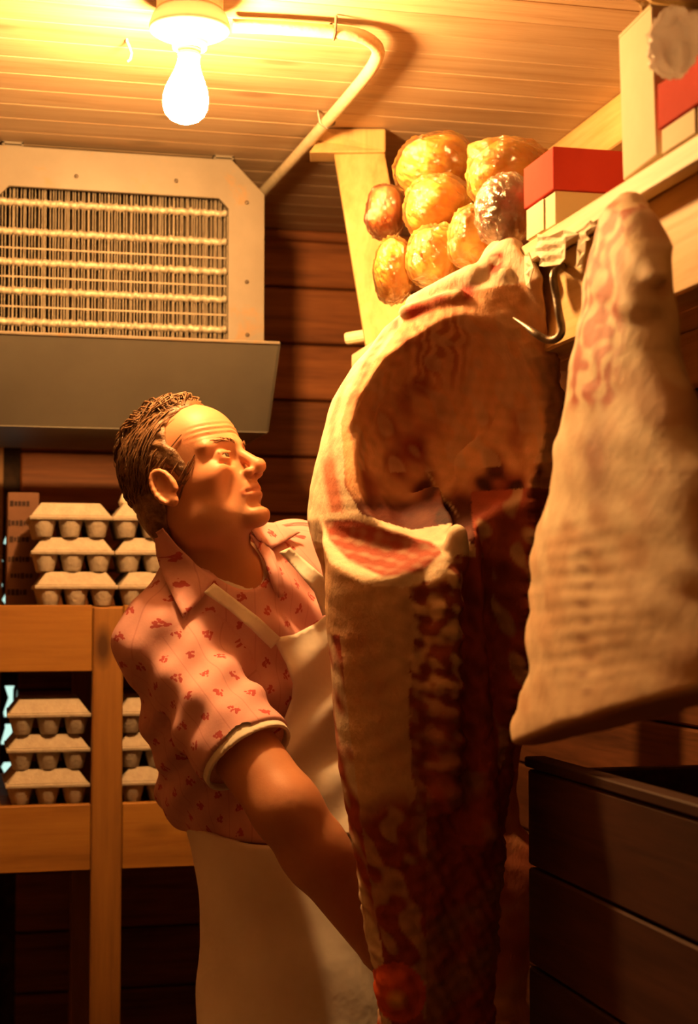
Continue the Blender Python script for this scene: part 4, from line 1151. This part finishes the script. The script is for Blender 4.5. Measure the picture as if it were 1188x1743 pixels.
# head frame: forward, left, up
hp_, hy_ = math.radians(24), math.radians(27)
Fh = camv(math.cos(hy_) * math.cos(hp_), -math.sin(hy_) * math.cos(hp_), math.sin(hp_))
Lh = camv(math.sin(hy_), math.cos(hy_), 0)
Uh = np.cross(Fh, Lh); Uh /= np.linalg.norm(Uh)
if Uh[2] < 0: Uh = -Uh
HR = np.stack([Fh, Lh, Uh], 1); HS = 1.0
HO = W3(331, 815, 2.66)
def hl(P): return ((P - HO) @ HR) / HS
def hw(q): return HO + (np.asarray(q) * HS) @ HR.T
def tl(P, c): return (P - c) @ TR

def head_sd(P):
    q = hl(P); s = q * np.array([1, 1, 1]); ya = np.abs(q[:, 1]); m = np.stack([q[:, 0], ya, q[:, 2]], 1)   # mirrored
    f = ell(q, (-0.014, 0, 0.036), (0.094, 0.075, 0.090))
    f = smin(f, ell(q, (0.030, 0, -0.040), (0.060, 0.059, 0.084)), 0.03)
    f = smin(f, ell(q, (0.040, 0, 0.046), (0.046, 0.056, 0.048)), 0.03)
    f = smin(f, ell(m, (0.010, 0.026, -0.078), (0.055, 0.032, 0.036)), 0.02)                    # jaw
    f = smin(f, ell(q, (0.080, 0, -0.101), (0.019, 0.024, 0.019)), 0.018)                        # chin
    f = smin(f, ell(q, (0.074, 0, -0.062), (0.024, 0.030, 0.026)), 0.016)                        # muzzle
    f = smin(f, ell(m, (0.058, 0.043, -0.030), (0.028, 0.020, 0.022)), 0.018)                    # cheek
    f = smin(f, cap(m, (0.0865, 0.008, 0.0175), (0.066, 0.052, 0.018), 0.009, 0.007), 0.014)     # brow
    f = smax(f, -ell(m, (0.0965, 0.033, -0.001), (0.018, 0.021, 0.0125)), 0.012)                 # socket
    f = smax(f, -ell(m, (0.088, 0.046, -0.062), (0.018, 0.016, 0.030)), 0.02)                    # below the cheek
    f = smin(f, cap(q, (0.086, 0, 0.008), (0.112, 0, -0.030), 0.0072, 0.0098), 0.010)            # nose
    f = smin(f, sph(q, (0.1135, 0, -0.0335), 0.0112), 0.006)
    f = smin(f, ell(m, (0.099, 0.0125, -0.0385), (0.0115, 0.0075, 0.0080)), 0.005)
    f = smax(f, -ell(m, (0.1055, 0.0065, -0.0470), (0.0055, 0.0032, 0.0035)), 0.003)
    # eyelids around the ball
    f = smin(f, sph(m, (0.0735, 0.0325, -0.0035), 0.0148), 0.004)
    f = smax(f, -ell(m, (0.0905, 0.0335, -0.0035), (0.0105, 0.0125, 0.0034)), 0.0015)
    f = smin(f, cap(m, (0.0865, 0.022, 0.0025), (0.080, 0.044, 0.0025), 0.0026, 0.0024), 0.003)
    # lips
    f = smin(f, cap(m, (0.0965, 0.0, -0.0590), (0.0835, 0.0235, -0.0650), 0.0058, 0.0030), 0.004)
    f = smin(f, cap(m, (0.0950, 0.0, -0.0725), (0.0825, 0.0210, -0.0675), 0.0064, 0.0030), 0.004)
    f = smax(f, -cap(m, (0.1030, 0.0, -0.0655), (0.0850, 0.0270, -0.0668), 0.0017, 0.0012), 0.003)
    f = smax(f, -cap(m, (0.1010, 0.0, -0.0865), (0.0900, 0.016, -0.0860), 0.0070), 0.008)
    # folds
    f = smax(f, -cap(m, (0.0965, 0.0195, -0.0400), (0.0815, 0.0320, -0.0680), 0.0016), 0.006)
    f = smax(f, -cap(m, (0.0855, 0.024, -0.0170), (0.0745, 0.046, -0.0150), 0.0012), 0.006)
    wr = 0.0009 * np.sin(q[:, 2] / 0.0085 * 2 * math.pi + 1.2 * np.sin(ya * 60)) * np.clip((q[:, 0] - 0.04) / 0.03, 0, 1) * np.clip((q[:, 2] - 0.027) / 0.01, 0, 1) * np.clip((0.062 - q[:, 2]) / 0.01, 0, 1)
    f = f + wr
    # ears
    ec = np.array([-0.010, 0.0775, -0.016])
    e = ell(m, ec, (0.017, 0.0065, 0.029))
    e = smax(e, -ell(m, ec + (0.003, 0.0075, 0.004), (0.0095, 0.0065, 0.017)), 0.004)
    ring = []
    for i in range(14):
        a = math.radians(-62 + i * 22)
        ring.append(ec + np.array([-0.004 * math.sin(a) + 0.0165 * math.cos(a) * -1, 0.0055 + 0.003 * -math.cos(a) * -1, 0.0285 * math.sin(a)]))
    for i in range(12):
        e = smin(e, cap(m, ring[i], ring[i + 1], 0.0036), 0.004)
    e = smin(e, ell(m, ec + (0.006, 0.002, -0.025), (0.009, 0.005, 0.010)), 0.005)
    e = smin(e, cap(m, ec + (0.016, 0.000, -0.008), ec + (0.015, 0.001, 0.004), 0.0045), 0.004)
    f = smin(f, e, 0.006)
    return f * HS
NB = Nk + camv(-0.015, 0.02, -0.03)
NTp = hw((-0.022, 0, -0.045)); NFr = hw((0.020, 0, -0.085)); NF2 = Nk + camv(0.035, -0.020, -0.045)
def neck_sd(P):
    f = cap(P, NTp, NB, 0.056, 0.064)
    f = smin(f, cap(P, NFr, NF2, 0.032, 0.034), 0.03)
    return f
def torso_sd(P, g=0.0):
    f = ell(tl(P, CH), (0, 0, 0), (0.118 + g, 0.172 + g, 0.225 + g))
    f = smin(f, ell(tl(P, BE), (0, 0, 0), (0.122 + g, 0.152 + g, 0.20 + g)), 0.06)
    f = smin(f, ell(tl(P, PE), (0, 0, 0), (0.118 + g, 0.155 + g, 0.17 + g)), 0.06)
    f = smin(f, cap(P, RS, LS, 0.066 + g, 0.064 + g), 0.05)
    f = smin(f, cap(P, Nk + camv(0, 0.01, -0.045), CH + camv(-0.03, 0.02, 0.07), 0.075 + g, 0.11 + g), 0.05)
    return f
def arms_sd(P):
    f = cap(P, RS, RE, 0.058, 0.049)
    f = smin(f, cap(P, RE, RE + (RWr - RE) * 0.35, 0.049, 0.050), 0.02)
    f = smin(f, cap(P, RE + (RWr - RE) * 0.3, RWr, 0.049, 0.031), 0.015)
    g = cap(P, LS, LE, 0.056, 0.046); g = smin(g, cap(P, LE, LE + (LWr - LE) * 0.35, 0.046, 0.046), 0.02)
    g = smin(g, cap(P, LE + (LWr - LE) * 0.3, LWr, 0.045, 0.030), 0.015)
    return np.minimum(f, g)
def hand_parts(wr, palm_dir, across, normal, s=1.0):
    """bones of one hand: list of (a, b, ra, rb); palm faces `normal`"""
    out = []
    kn = []
    for i in range(4):
        o_ = (i - 1.5) * 0.020
        base = wr + palm_dir * 0.012 + across * o_ * 0.6
        k_ = wr + palm_dir * (0.088 - 0.006 * abs(i - 1.2)) + across * o_
        out.append((base, k_, 0.017, 0.0135)); kn.append(k_)
    ln = [0.040, 0.046, 0.043, 0.034]
    for i in range(4):
        j1 = kn[i] + palm_dir * ln[i] * 0.93 + normal * ln[i] * 0.35
        d2 = palm_dir * 0.72 + normal * 0.69
        j2 = j1 + d2 * ln[i] * 0.66
        j3 = j2 + (palm_dir * 0.45 + normal * 0.89) * ln[i] * 0.5
        out += [(kn[i], j1, 0.0105, 0.0095), (j1, j2, 0.0095, 0.0085), (j2, j3, 0.0085, 0.0072)]
    t0 = wr + palm_dir * 0.022 - across * 0.022; t1 = t0 + palm_dir * 0.028 - across * 0.028 + normal * 0.012
    t2 = t1 + palm_dir * 0.028 - across * 0.012 + normal * 0.012; t3 = t2 + palm_dir * 0.022 - across * 0.001 + normal * 0.010
    out += [(t0, t1, 0.017, 0.0125), (t1, t2, 0.0115, 0.0100), (t2, t3, 0.0100, 0.0085)]
    return out
def nrm(v): return v / np.linalg.norm(v)
pd = nrm(camv(0.80, 0.0, -0.62)); nm_ = nrm(camv(0, -1, 0)); ac = np.cross(nm_, pd)
HANDR = hand_parts(RWr, pd, -ac, nm_ * 0.8)
pd2 = nrm(camv(0.72, -0.38, 0.35)); nm2 = nrm(camv(-0.25, -0.95, 0)); ac2 = nrm(np.cross(nm2, pd2))
HANDL = hand_parts(LWr, pd2, ac2, nm2 * 0.5)
def hands_sd(P):
    f = np.full(len(P), 1.0)
    for hand, c in ((HANDR, RWr), (HANDL, LWr)):
        nearp = length(P - c) < 0.30
        if not nearp.any(): continue
        g = np.full(nearp.sum(), 1.0)
        for (a, b_, ra, rb) in hand: g = smin(g, cap(P[nearp], a, b_, ra, rb), 0.006)
        f[nearp] = np.minimum(f[nearp], g)
        f[~nearp] = np.minimum(f[~nearp], length(P[~nearp] - c) - 0.22)
    return f
HIPR = PE + Lb * -0.075 - UPV * 0.04; HIPL = PE + Lb * 0.075 - UPV * 0.04
KNR = HIPR + camv(0.02, -0.12, -0.38); KNL = HIPL + camv(0.04, -0.08, -0.38)
ANR = np.array([*(KNR + camv(-0.02, 0.04, 0))[:2], 0.09]); ANL = np.array([*(KNL + camv(-0.02, 0.02, 0))[:2], 0.09])
def legs_sd(P, g=0.0):
    f = cap(P, HIPR, KNR, 0.075 + g, 0.055 + g); f = smin(f, cap(P, KNR, ANR, 0.058 + g, 0.040 + g * 1.6), 0.02)
    h_ = cap(P, HIPL, KNL, 0.075 + g, 0.055 + g); h_ = smin(h_, cap(P, KNL, ANL, 0.058 + g, 0.040 + g * 1.6), 0.02)
    return np.minimum(f, h_)
def body_sd(P):
    f = smin(torso_sd(P), arms_sd(P), 0.03)
    f = smin(f, neck_sd(P), 0.03)
    f = smin(f, legs_sd(P), 0.03)
    f = smin(f, hands_sd(P), 0.010)
    nearh = length(P - HO) < 0.22
    if nearh.any(): f[nearh] = smin(f[nearh], head_sd(P[nearh]), 0.015)
    far = ~nearh
    f[far] = np.minimum(f[far], length(P[far] - HO) - 0.15)
    return f
def headneck_sd(P):
    f = smin(neck_sd(P), torso_sd(P), 0.03)
    return smin(f, head_sd(P), 0.015)

person = empty('person', (PE[0], PE[1], 0), 'man in pink print shirt and white apron lifting the beef side', 'person')
# skin: fine head and neck, coarser body below the collar, one object
zsplit = Nk[2] - 0.055
hv, hf = surface(headneck_sd, HO + np.array([-0.17, -0.17, zsplit - HO[2] - 0.02]), HO + np.array([0.19, 0.17, 0.15]), 0.0023)
blo = np.array([min(RS[0], RE[0], PE[0], RWr[0], ANR[0]) - 0.25, min(RS[1], RE[1], RWr[1], LWr[1]) - 0.22, 0.06])
bhi = np.array([max(LE[0], LWr[0], RWr[0], PE[0]) + 0.24, max(LS[1], PE[1], LE[1]) + 0.22, zsplit])
gv, gf = surface(lambda P: smax(body_sd(P), P[:, 2] - zsplit + 0.004, 0.004), blo, bhi + np.array([0, 0, 0.02]), 0.0068)
allv = np.concatenate([hv, gv]); allf = np.concatenate([hf, gf + len(hv)])
q = hl(allv); ya = np.abs(q[:, 1]); inh = length(allv - HO) < 0.16
n1 = wob(allv, 60, 91); n2 = wob(allv, 200, 92)
sk = np.tile(np.array([0.56, 0.27, 0.145]), (len(allv), 1))
sk = cmix(sk, (0.50, 0.20, 0.10), 0.25 + 0.4 * n1)
sk = cmix(sk, (0.50, 0.15, 0.08), np.where(inh, 0.6 * np.exp(-((q[:, 0] - 0.108) ** 2 + ya ** 2 + (q[:, 2] + 0.036) ** 2) / 0.0004), 0))
sk = cmix(sk, (0.52, 0.18, 0.09), np.where(inh, 0.5 * np.exp(-((q[:, 0] - 0.07) ** 2 + (ya - 0.048) ** 2 + (q[:, 2] + 0.034) ** 2) / 0.0006), 0))
lipm = np.where(inh & (q[:, 0] > 0.078) & (ya < 0.026), np.exp(-((q[:, 2] + 0.0662 + 0.10 * ya * 0) / 0.0075) ** 2), 0)
sk = cmix(sk, (0.45, 0.13, 0.08), 0.75 * lipm)
beard = np.where(inh, np.clip((-q[:, 2] - 0.055) / 0.02, 0, 1) * np.clip((q[:, 0] + 0.0) / 0.03, 0, 1), 0)
sk = cmix(sk, (0.42, 0.24, 0.16), 0.25 * beard * (1 - lipm))
link_mesh('body', allv, allf, MAT['skin'], person, attrs={'Col': np.clip(sk, 0, 1)})

# eyes
for s in (-1, 1):
    ec = hw((0.0735, s * 0.0325, -0.0035))
    m_ = MB(); look = nrm(Fh * 0.93 + Lh * (0.05) + Uh * 0.10)
    m_.lathe(ec, [(0.0132 * math.sin(a), 0.0132 * math.cos(a)) for a in np.linspace(0.001, math.pi - 0.001, 15)], 20)
    ey = m_.build('eye', MAT['eye'], person, smooth=True)
    t_ = nrm(np.cross(look, UPV)); u_ = np.cross(t_, look)
    MB().lathe(ec, [(0.0001, 0.01375), (0.003, 0.0136), (0.0058, 0.0124), (0.0062, 0.0112)], 16, np.stack([t_, u_, look], 1)).build('iris', MAT['iris'], ey, smooth=True)
# eyebrows: short hairs
for s in (-1, 1):
    m_ = MB()
    for i in range(46):
        t = i / 45
        b0 = np.array([0.0955 - 0.026 * t ** 1.6, s * (0.012 + 0.042 * t), 0.0165 + 0.006 * math.sin(t * 2.6) + random.uniform(-0.003, 0.003)])
        b1 = b0 + np.array([-0.002 - 0.004 * t, s * 0.007, 0.003 * (1 - 1.5 * t) + random.uniform(-0.001, 0.002)])
        m_.tube([hw(b0 + (0.000, 0, 0)), hw((b0 + b1) / 2 + np.array([0.0016, 0, 0])), hw(b1)], [0.0007, 0.0006, 0.0002], 4, False)
    m_.build('eyebrow', MAT['brow'], person)

# hair: close cap plus wavy locks
HLINE = [(0.050, 0.150), (0.056, 0.112), (0.050, 0.098), (0.030, 0.088), (0.020, 0.072), (0.016, 0.050), (0.026, 0.034), (0.030, 0.010), (0.024, -0.030), (0.010, -0.032), (0.008, 0.006), (-0.010, 0.018), (-0.028, 0.008), (-0.034, -0.040), (-0.060, -0.088), (-0.15, -0.06), (-0.15, 0.10), (-0.08, 0.16)]
def hair_sd(P):
    q = hl(P)
    f = ell(q, (-0.015, 0, 0.036), (0.102, 0.081, 0.100))
    f = smin(f, ell(q, (-0.060, 0, -0.035), (0.045, 0.060, 0.060)), 0.03)
    ph = q[:, 0] * 210 + q[:, 2] * 120 + 2.5 * np.sin(q[:, 2] * 95 + 1) + 1.5 * np.sin(q[:, 1] * 110)
    f = f + 0.0012 * np.sin(ph) + 0.0016 * wob(q, 120, 101)
    hs = poly2(q[:, 0], q[:, 2], HLINE) + 0.003 * wob(q, 260, 102)
    return smax(f, hs, 0.006)
av, af = surface(hair_sd, HO - 0.16, HO + 0.16, 0.0026)
hair = link_mesh('hair', av, af, MAT['hair'], person)
m_ = MB()
rr = random.Random(5)
def on_skull(x, y, z, lift):
    p = np.array([x, y, z]) - np.array([-0.015, 0, 0.036]); r_ = np.array([0.098, 0.079, 0.094])
    p = p / np.linalg.norm(p / r_) * (1 + lift)
    return hw(p + np.array([-0.015, 0, 0.036]))
for i in range(1500):
    yy = rr.uniform(-0.078, 0.078)
    x0 = rr.uniform(-0.100, 0.054); z0 = 0.036 + 0.094 * rr.uniform(-0.9, 1.0)
    if poly2(np.array([x0]), np.array([z0]), HLINE)[0] > -0.002: continue
    top = z0 > 0.085 + 0.3 * abs(yy)
    if not top and poly2(np.array([x0]), np.array([z0]), HLINE)[0] > -0.010: continue
    if top: yy *= 0.7
    pts = []; wv = 40 * x0 + 30 * z0 + rr.uniform(-0.7, 0.7); curl = rr.uniform(0.002, 0.005) * (2.6 if top else 0.7)
    ln_ = rr.uniform(0.030, 0.055); lift = rr.uniform(0.035, 0.10) * (1.7 if top else 0.7); drop = 0.3 if top else 0.9
    for k in range(9):
        t = k / 8
        pts.append(on_skull(x0 - ln_ * t, yy + curl * math.sin(wv + t * 7), z0 - ln_ * drop * t * (0.4 + t), 0.012 + lift * math.sin((0.12 + 0.75 * t) * math.pi) + 0.022 * math.sin(wv + t * 9)))
    w_ = rr.uniform(0.0007, 0.0015)
    m_.tube(pts, [w_ * (0.4 + 0.9 * math.sin(math.pi * (0.15 + 0.8 * k / 8))) for k in range(9)], 4, False)
m_.build('hair_locks', MAT['hair'], hair, smooth=True)

# ------------------------------------------------------------------ shirt
AX = nrm(RE - RS); HEM = W3(402, 1268, 2.47)
AXL = nrm(LE - LS); HEML = LS + AXL * 0.20
def sleeve_sd(P, g=0.0):
    f = cap(P, RS + camv(0, 0, 0.0), RS + AX * 0.30, 0.061 + g, 0.081 + g)
    f = smax(f, (P - HEM) @ nrm(AX + camv(0.0, 0.0, -0.05)), 0.006)
    l = cap(P, LS, LS + AXL * 0.30, 0.076 + g, 0.070 + g); l = smax(l, (P - HEML) @ AXL, 0.006)
    return np.minimum(f, l)
VP0 = W3(478, 1030, 2.60)
def folds(P):
    s = (P - RS) @ AX; q = tl(P, RS)
    a = 0.0045 * np.sin(s * 95 + 3.5 * np.sin((P - RS) @ Lb * 16) + 2 * wob(P, 18, 121)) * np.exp(-((s - 0.12) / 0.12) ** 2)
    b_ = 0.004 * np.sin((P @ nrm(camv(0.55, 0.2, 0.8))) * 85 + 2.2 * wob(P, 14, 122)) * np.clip(1 - np.abs(P[:, 2] - CH[2] + 0.03) / 0.28, 0, 1)
    c_ = 0.006 * np.sin((P @ nrm(camv(0.3, 0.1, 1))) * 60 + 2.5 * wob(P, 12, 123)) * np.clip((BE[2] + 0.08 - P[:, 2]) / 0.1, 0, 1)
    hm = np.clip(np.abs((P - HEM) @ AX) / 0.06, 0.1, 1); hm = np.where(length(P - HEM) < 0.13, hm, 1)
    return (a + b_ + c_) * hm
def shirt_solid(P):
    f = torso_sd(P, 0.014)
    f = smin(f, sleeve_sd(P), 0.018)
    # soft bulge of cloth above the belt at the back
    f = smin(f, ell(tl(P, BE + camv(-0.072, -0.03, -0.010)), (0, 0, 0), (0.105, 0.125, 0.085)), 0.04)
    return f + folds(P)
VA = W3(436, 925, 2.60); VB = W3(474, 1012, 2.56)
def shirt_sd(P):
    f = shirt_solid(P)
    f = smax(f, -(neck_sd(P) - 0.006), 0.004)
    # open V at the throat
    v = cap(P, Nk + camv(0.03, -0.05, 0.02), W3(462, 985, 2.53), 0.058, 0.012)
    f = smax(f, -v, 0.006)
    f = smax(f, (BE[2] - 0.075) - P[:, 2], 0.01)
    return f
slo = np.array([min(RS[0], CH[0]) - 0.22, RS[1] - 0.2, BE[2] - 0.10]); shi = np.array([LS[0] + 0.25, LS[1] + 0.2, Nk[2] + 0.06])
sv, sf = surface(shirt_sd, slo, shi, 0.0045)
qs = tl(sv, CH); s_al = (sv - RS) @ AX
perp = (sv - RS) - s_al[:, None] * AX
dsl = cap(sv, RS, RS + AX * 0.3, 0.078)
isl = (dsl < 0.02) & (s_al > 0.03)
sa = nrm(np.cross(AX, FH)); 
ang_t = np.arctan2(qs[:, 1], qs[:, 0]) * 0.15
ang_s = np.arctan2(perp @ sa, -(perp @ FH)) * 0.075
cu = np.where(isl, ang_s + 0.4, ang_t); cv = np.where(isl, s_al, qs[:, 2])
cloth = np.stack([cu, cv, np.zeros(len(sv))], 1)
shirt = link_mesh('shirt', sv, sf, MAT['shirt'], person, attrs={'cloth': cloth})
# pale cuff of the undershirt
def cuff_sd(P):
    f = cap(P, RS, RS + AX * 0.40, 0.0725, 0.0725)
    f = smax(f, -cap(P, RS, RS + AX * 0.50, 0.0665, 0.0665), 0.002)
    nn = nrm(AX + camv(0, 0, -0.05))
    f = smax(f, (P - HEM) @ nn - 0.011, 0.002); return smax(f, -((P - HEM) @ nn + 0.03), 0.002)
cv_, cf_ = surface(cuff_sd, HEM - 0.13, HEM + 0.13, 0.003)
link_mesh('undershirt_cuff', cv_, cf_, MAT['band'], person)
# undershirt at the throat
def under_sd(P): return smax(smin(torso_sd(P, 0.006), neck_sd(P) + 0.004, 0.02), -smin(neck_sd(P) - 0.002, sph(P, Nk + camv(0.03, -0.06, 0.045), 0.050), 0.02), 0.004)
uv_, uf_ = surface(lambda P: smax(under_sd(P), Nk[2] - 0.16 - P[:, 2], 0.01), Nk + np.array([-0.2, -0.2, -0.17]), Nk + np.array([0.22, 0.2, 0.05]), 0.0048)
link_mesh('undershirt', uv_, uf_, MAT['band'], person)

def cloth_piece(name, poly, sd, off, mat, parent, thick=0.003, d0=2.1, smooth=3, cl=True, step=7.0):
    v, f = drape(poly, sd, off, d0, step, smooth)
    at_ = None
    if cl:
        q_ = tl(v, CH); at_ = {'cloth': np.stack([q_ @ np.array([0.3, 1.0, 0.0]), q_[:, 2], np.zeros(len(v))], 1)}
    o = link_mesh(name, v, f, mat, parent, attrs=at_)
    return thicken(o, thick)
shirtneck = lambda P: np.minimum(shirt_solid(P), neck_sd(P) - 0.004)
cloth_piece('collar', [(262, 908), (275, 900), (300, 930), (335, 962), (366, 984), (344, 1018), (313, 1050), (296, 1018), (276, 978), (266, 945)], shirtneck, 0.011, MAT['shirt'], shirt)
cloth_piece('collar', [(428, 900), (440, 888), (470, 890), (512, 906), (490, 918), (464, 932), (442, 918)], shirtneck, 0.012, MAT['shirt'], shirt)
cloth_piece('placket', [(424, 905), (440, 912), (466, 940), (482, 985), (484, 1015), (474, 1018), (464, 996), (452, 955), (436, 925)], shirtneck, 0.007, MAT['shirt'], shirt)

# ------------------------------------------------------------------ apron
def skirt_solid(P):
    c0 = PE + camv(0.005, 0.025, 0.10); c1 = PE + camv(0.015, -0.115, -0.42)
    h_ = np.clip((P[:, 2] - c1[2]) / (c0[2] - c1[2]), -0.2, 1.2)
    c = c1 + h_[:, None] * (c0 - c1)
    q_ = (P - c) @ TR
    a = np.arctan2(q_[:, 1], q_[:, 0])
    rf = 0.150 + 0.012 * (1 - h_); rl_ = 0.176 + 0.014 * (1 - h_)
    fold = 0.009 * np.sin(a * 7 + 2.5 * np.sin(P[:, 2] * 9)) * (1 - np.clip(h_, 0, 1) * 0.7) + 0.004 * wob(P, 22, 141) + 0.0025 * wob(P, 55, 142)
    k_ = np.sqrt((q_[:, 0] / rf) ** 2 + (q_[:, 1] / rl_) ** 2)
    return (k_ - 1) * 0.15 + fold
def apron_sd(P):
    f = smin(skirt_solid(P), torso_sd(P, 0.020), 0.03)
    f = smax(f, -(smin(skirt_solid(P), torso_sd(P, 0.020), 0.03) + 0.016), 0.001)
    f = smax(f, P[:, 2] - (BE[2] - 0.062 + 0.012 * np.sin((P @ RV) * 14)), 0.004)
    f = smax(f, (PE[2] - 0.42) - P[:, 2], 0.004)
    f = smax(f, -((P - PE) @ Fb) - 0.165, 0.004)
    return f
pv, pf = surface(apron_sd, PE + np.array([-0.30, -0.32, -0.45]), PE + np.array([0.32, 0.32, 0.23]), 0.0055)
apron = link_mesh('apron', pv, pf, MAT['apron'], person)
bibf = lambda P: 0.005 * np.sin((P @ nrm(camv(-0.6, 0.2, 0.75))) * 75 + 2 * wob(P, 14, 161)) + 0.004 * wob(P, 35, 162)
fr_ = lambda P: np.minimum(torso_sd(P, 0.014), smin(skirt_solid(P), torso_sd(P, 0.020), 0.03)) + bibf(P)
cloth_piece('apron_bib', [(465, 1086), (500, 1080), (535, 1062), (566, 1040), (600, 1030), (640, 1090), (650, 1200), (640, 1330), (600, 1420), (520, 1420), (470, 1330), (478, 1240), (498, 1190), (500, 1165), (488, 1130)], fr_, 0.010, MAT['apron'], apron, 0.003, 2.1, 6, False)
cloth_piece('apron_strap', [(347, 1008), (364, 992), (402, 1021), (442, 1052), (478, 1086), (462, 1104), (428, 1070), (390, 1038)], fr_, 0.010, MAT['apron'], apron, 0.003, 2.1, 3, False, 5.0)
cloth_piece('apron_strap', [(476, 940), (494, 932), (522, 956), (550, 980), (560, 1004), (570, 1040), (550, 1048), (536, 1008), (508, 974)], fr_, 0.010, MAT['apron'], apron, 0.003, 2.1, 3, False, 5.0)

# ------------------------------------------------------------------ trousers and shoes
def trouser_sd(P):
    f = legs_sd(P, 0.012)
    f = smin(f, ell(tl(P, PE), (0, 0, -0.03), (0.120, 0.155, 0.16)), 0.03)
    f = smax(f, P[:, 2] - (PE[2] + 0.07), 0.005); f = smax(f, 0.075 - P[:, 2], 0.004)
    return f + 0.003 * wob(P, 30, 151)
tv, tf = surface(trouser_sd, np.array([min(ANR[0], PE[0]) - 0.25, PE[1] - 0.32, 0.05]), np.array([PE[0] + 0.4, PE[1] + 0.32, PE[2] + 0.1]), 0.010)
link_mesh('trousers', tv, tf, MAT['trouser'], person)
for an in (ANR, ANL):
    c = np.array([an[0], an[1], 0]); fwd = Fb
    def shoe_sd(P):
        q_ = (P - c) @ TR
        f = ell(q_, (0.085, 0, 0.035), (0.125, 0.046, 0.045)); f = smin(f, cap(q_, (0.0, 0, 0.05), (0.0, 0, 0.10), 0.045), 0.03)
        f = smin(f, ell(q_, (0.03, 0, 0.02), (0.10, 0.04, 0.03)), 0.02)
        return smax(f, 0.001 - q_[:, 2], 0.004)
    wv_, wf_ = surface(shoe_sd, c + np.array([-0.24, -0.24, -0.02]), c + np.array([0.26, 0.26, 0.17]), 0.006)
    link_mesh('shoe', wv_, wf_, MAT['shoe'], person)
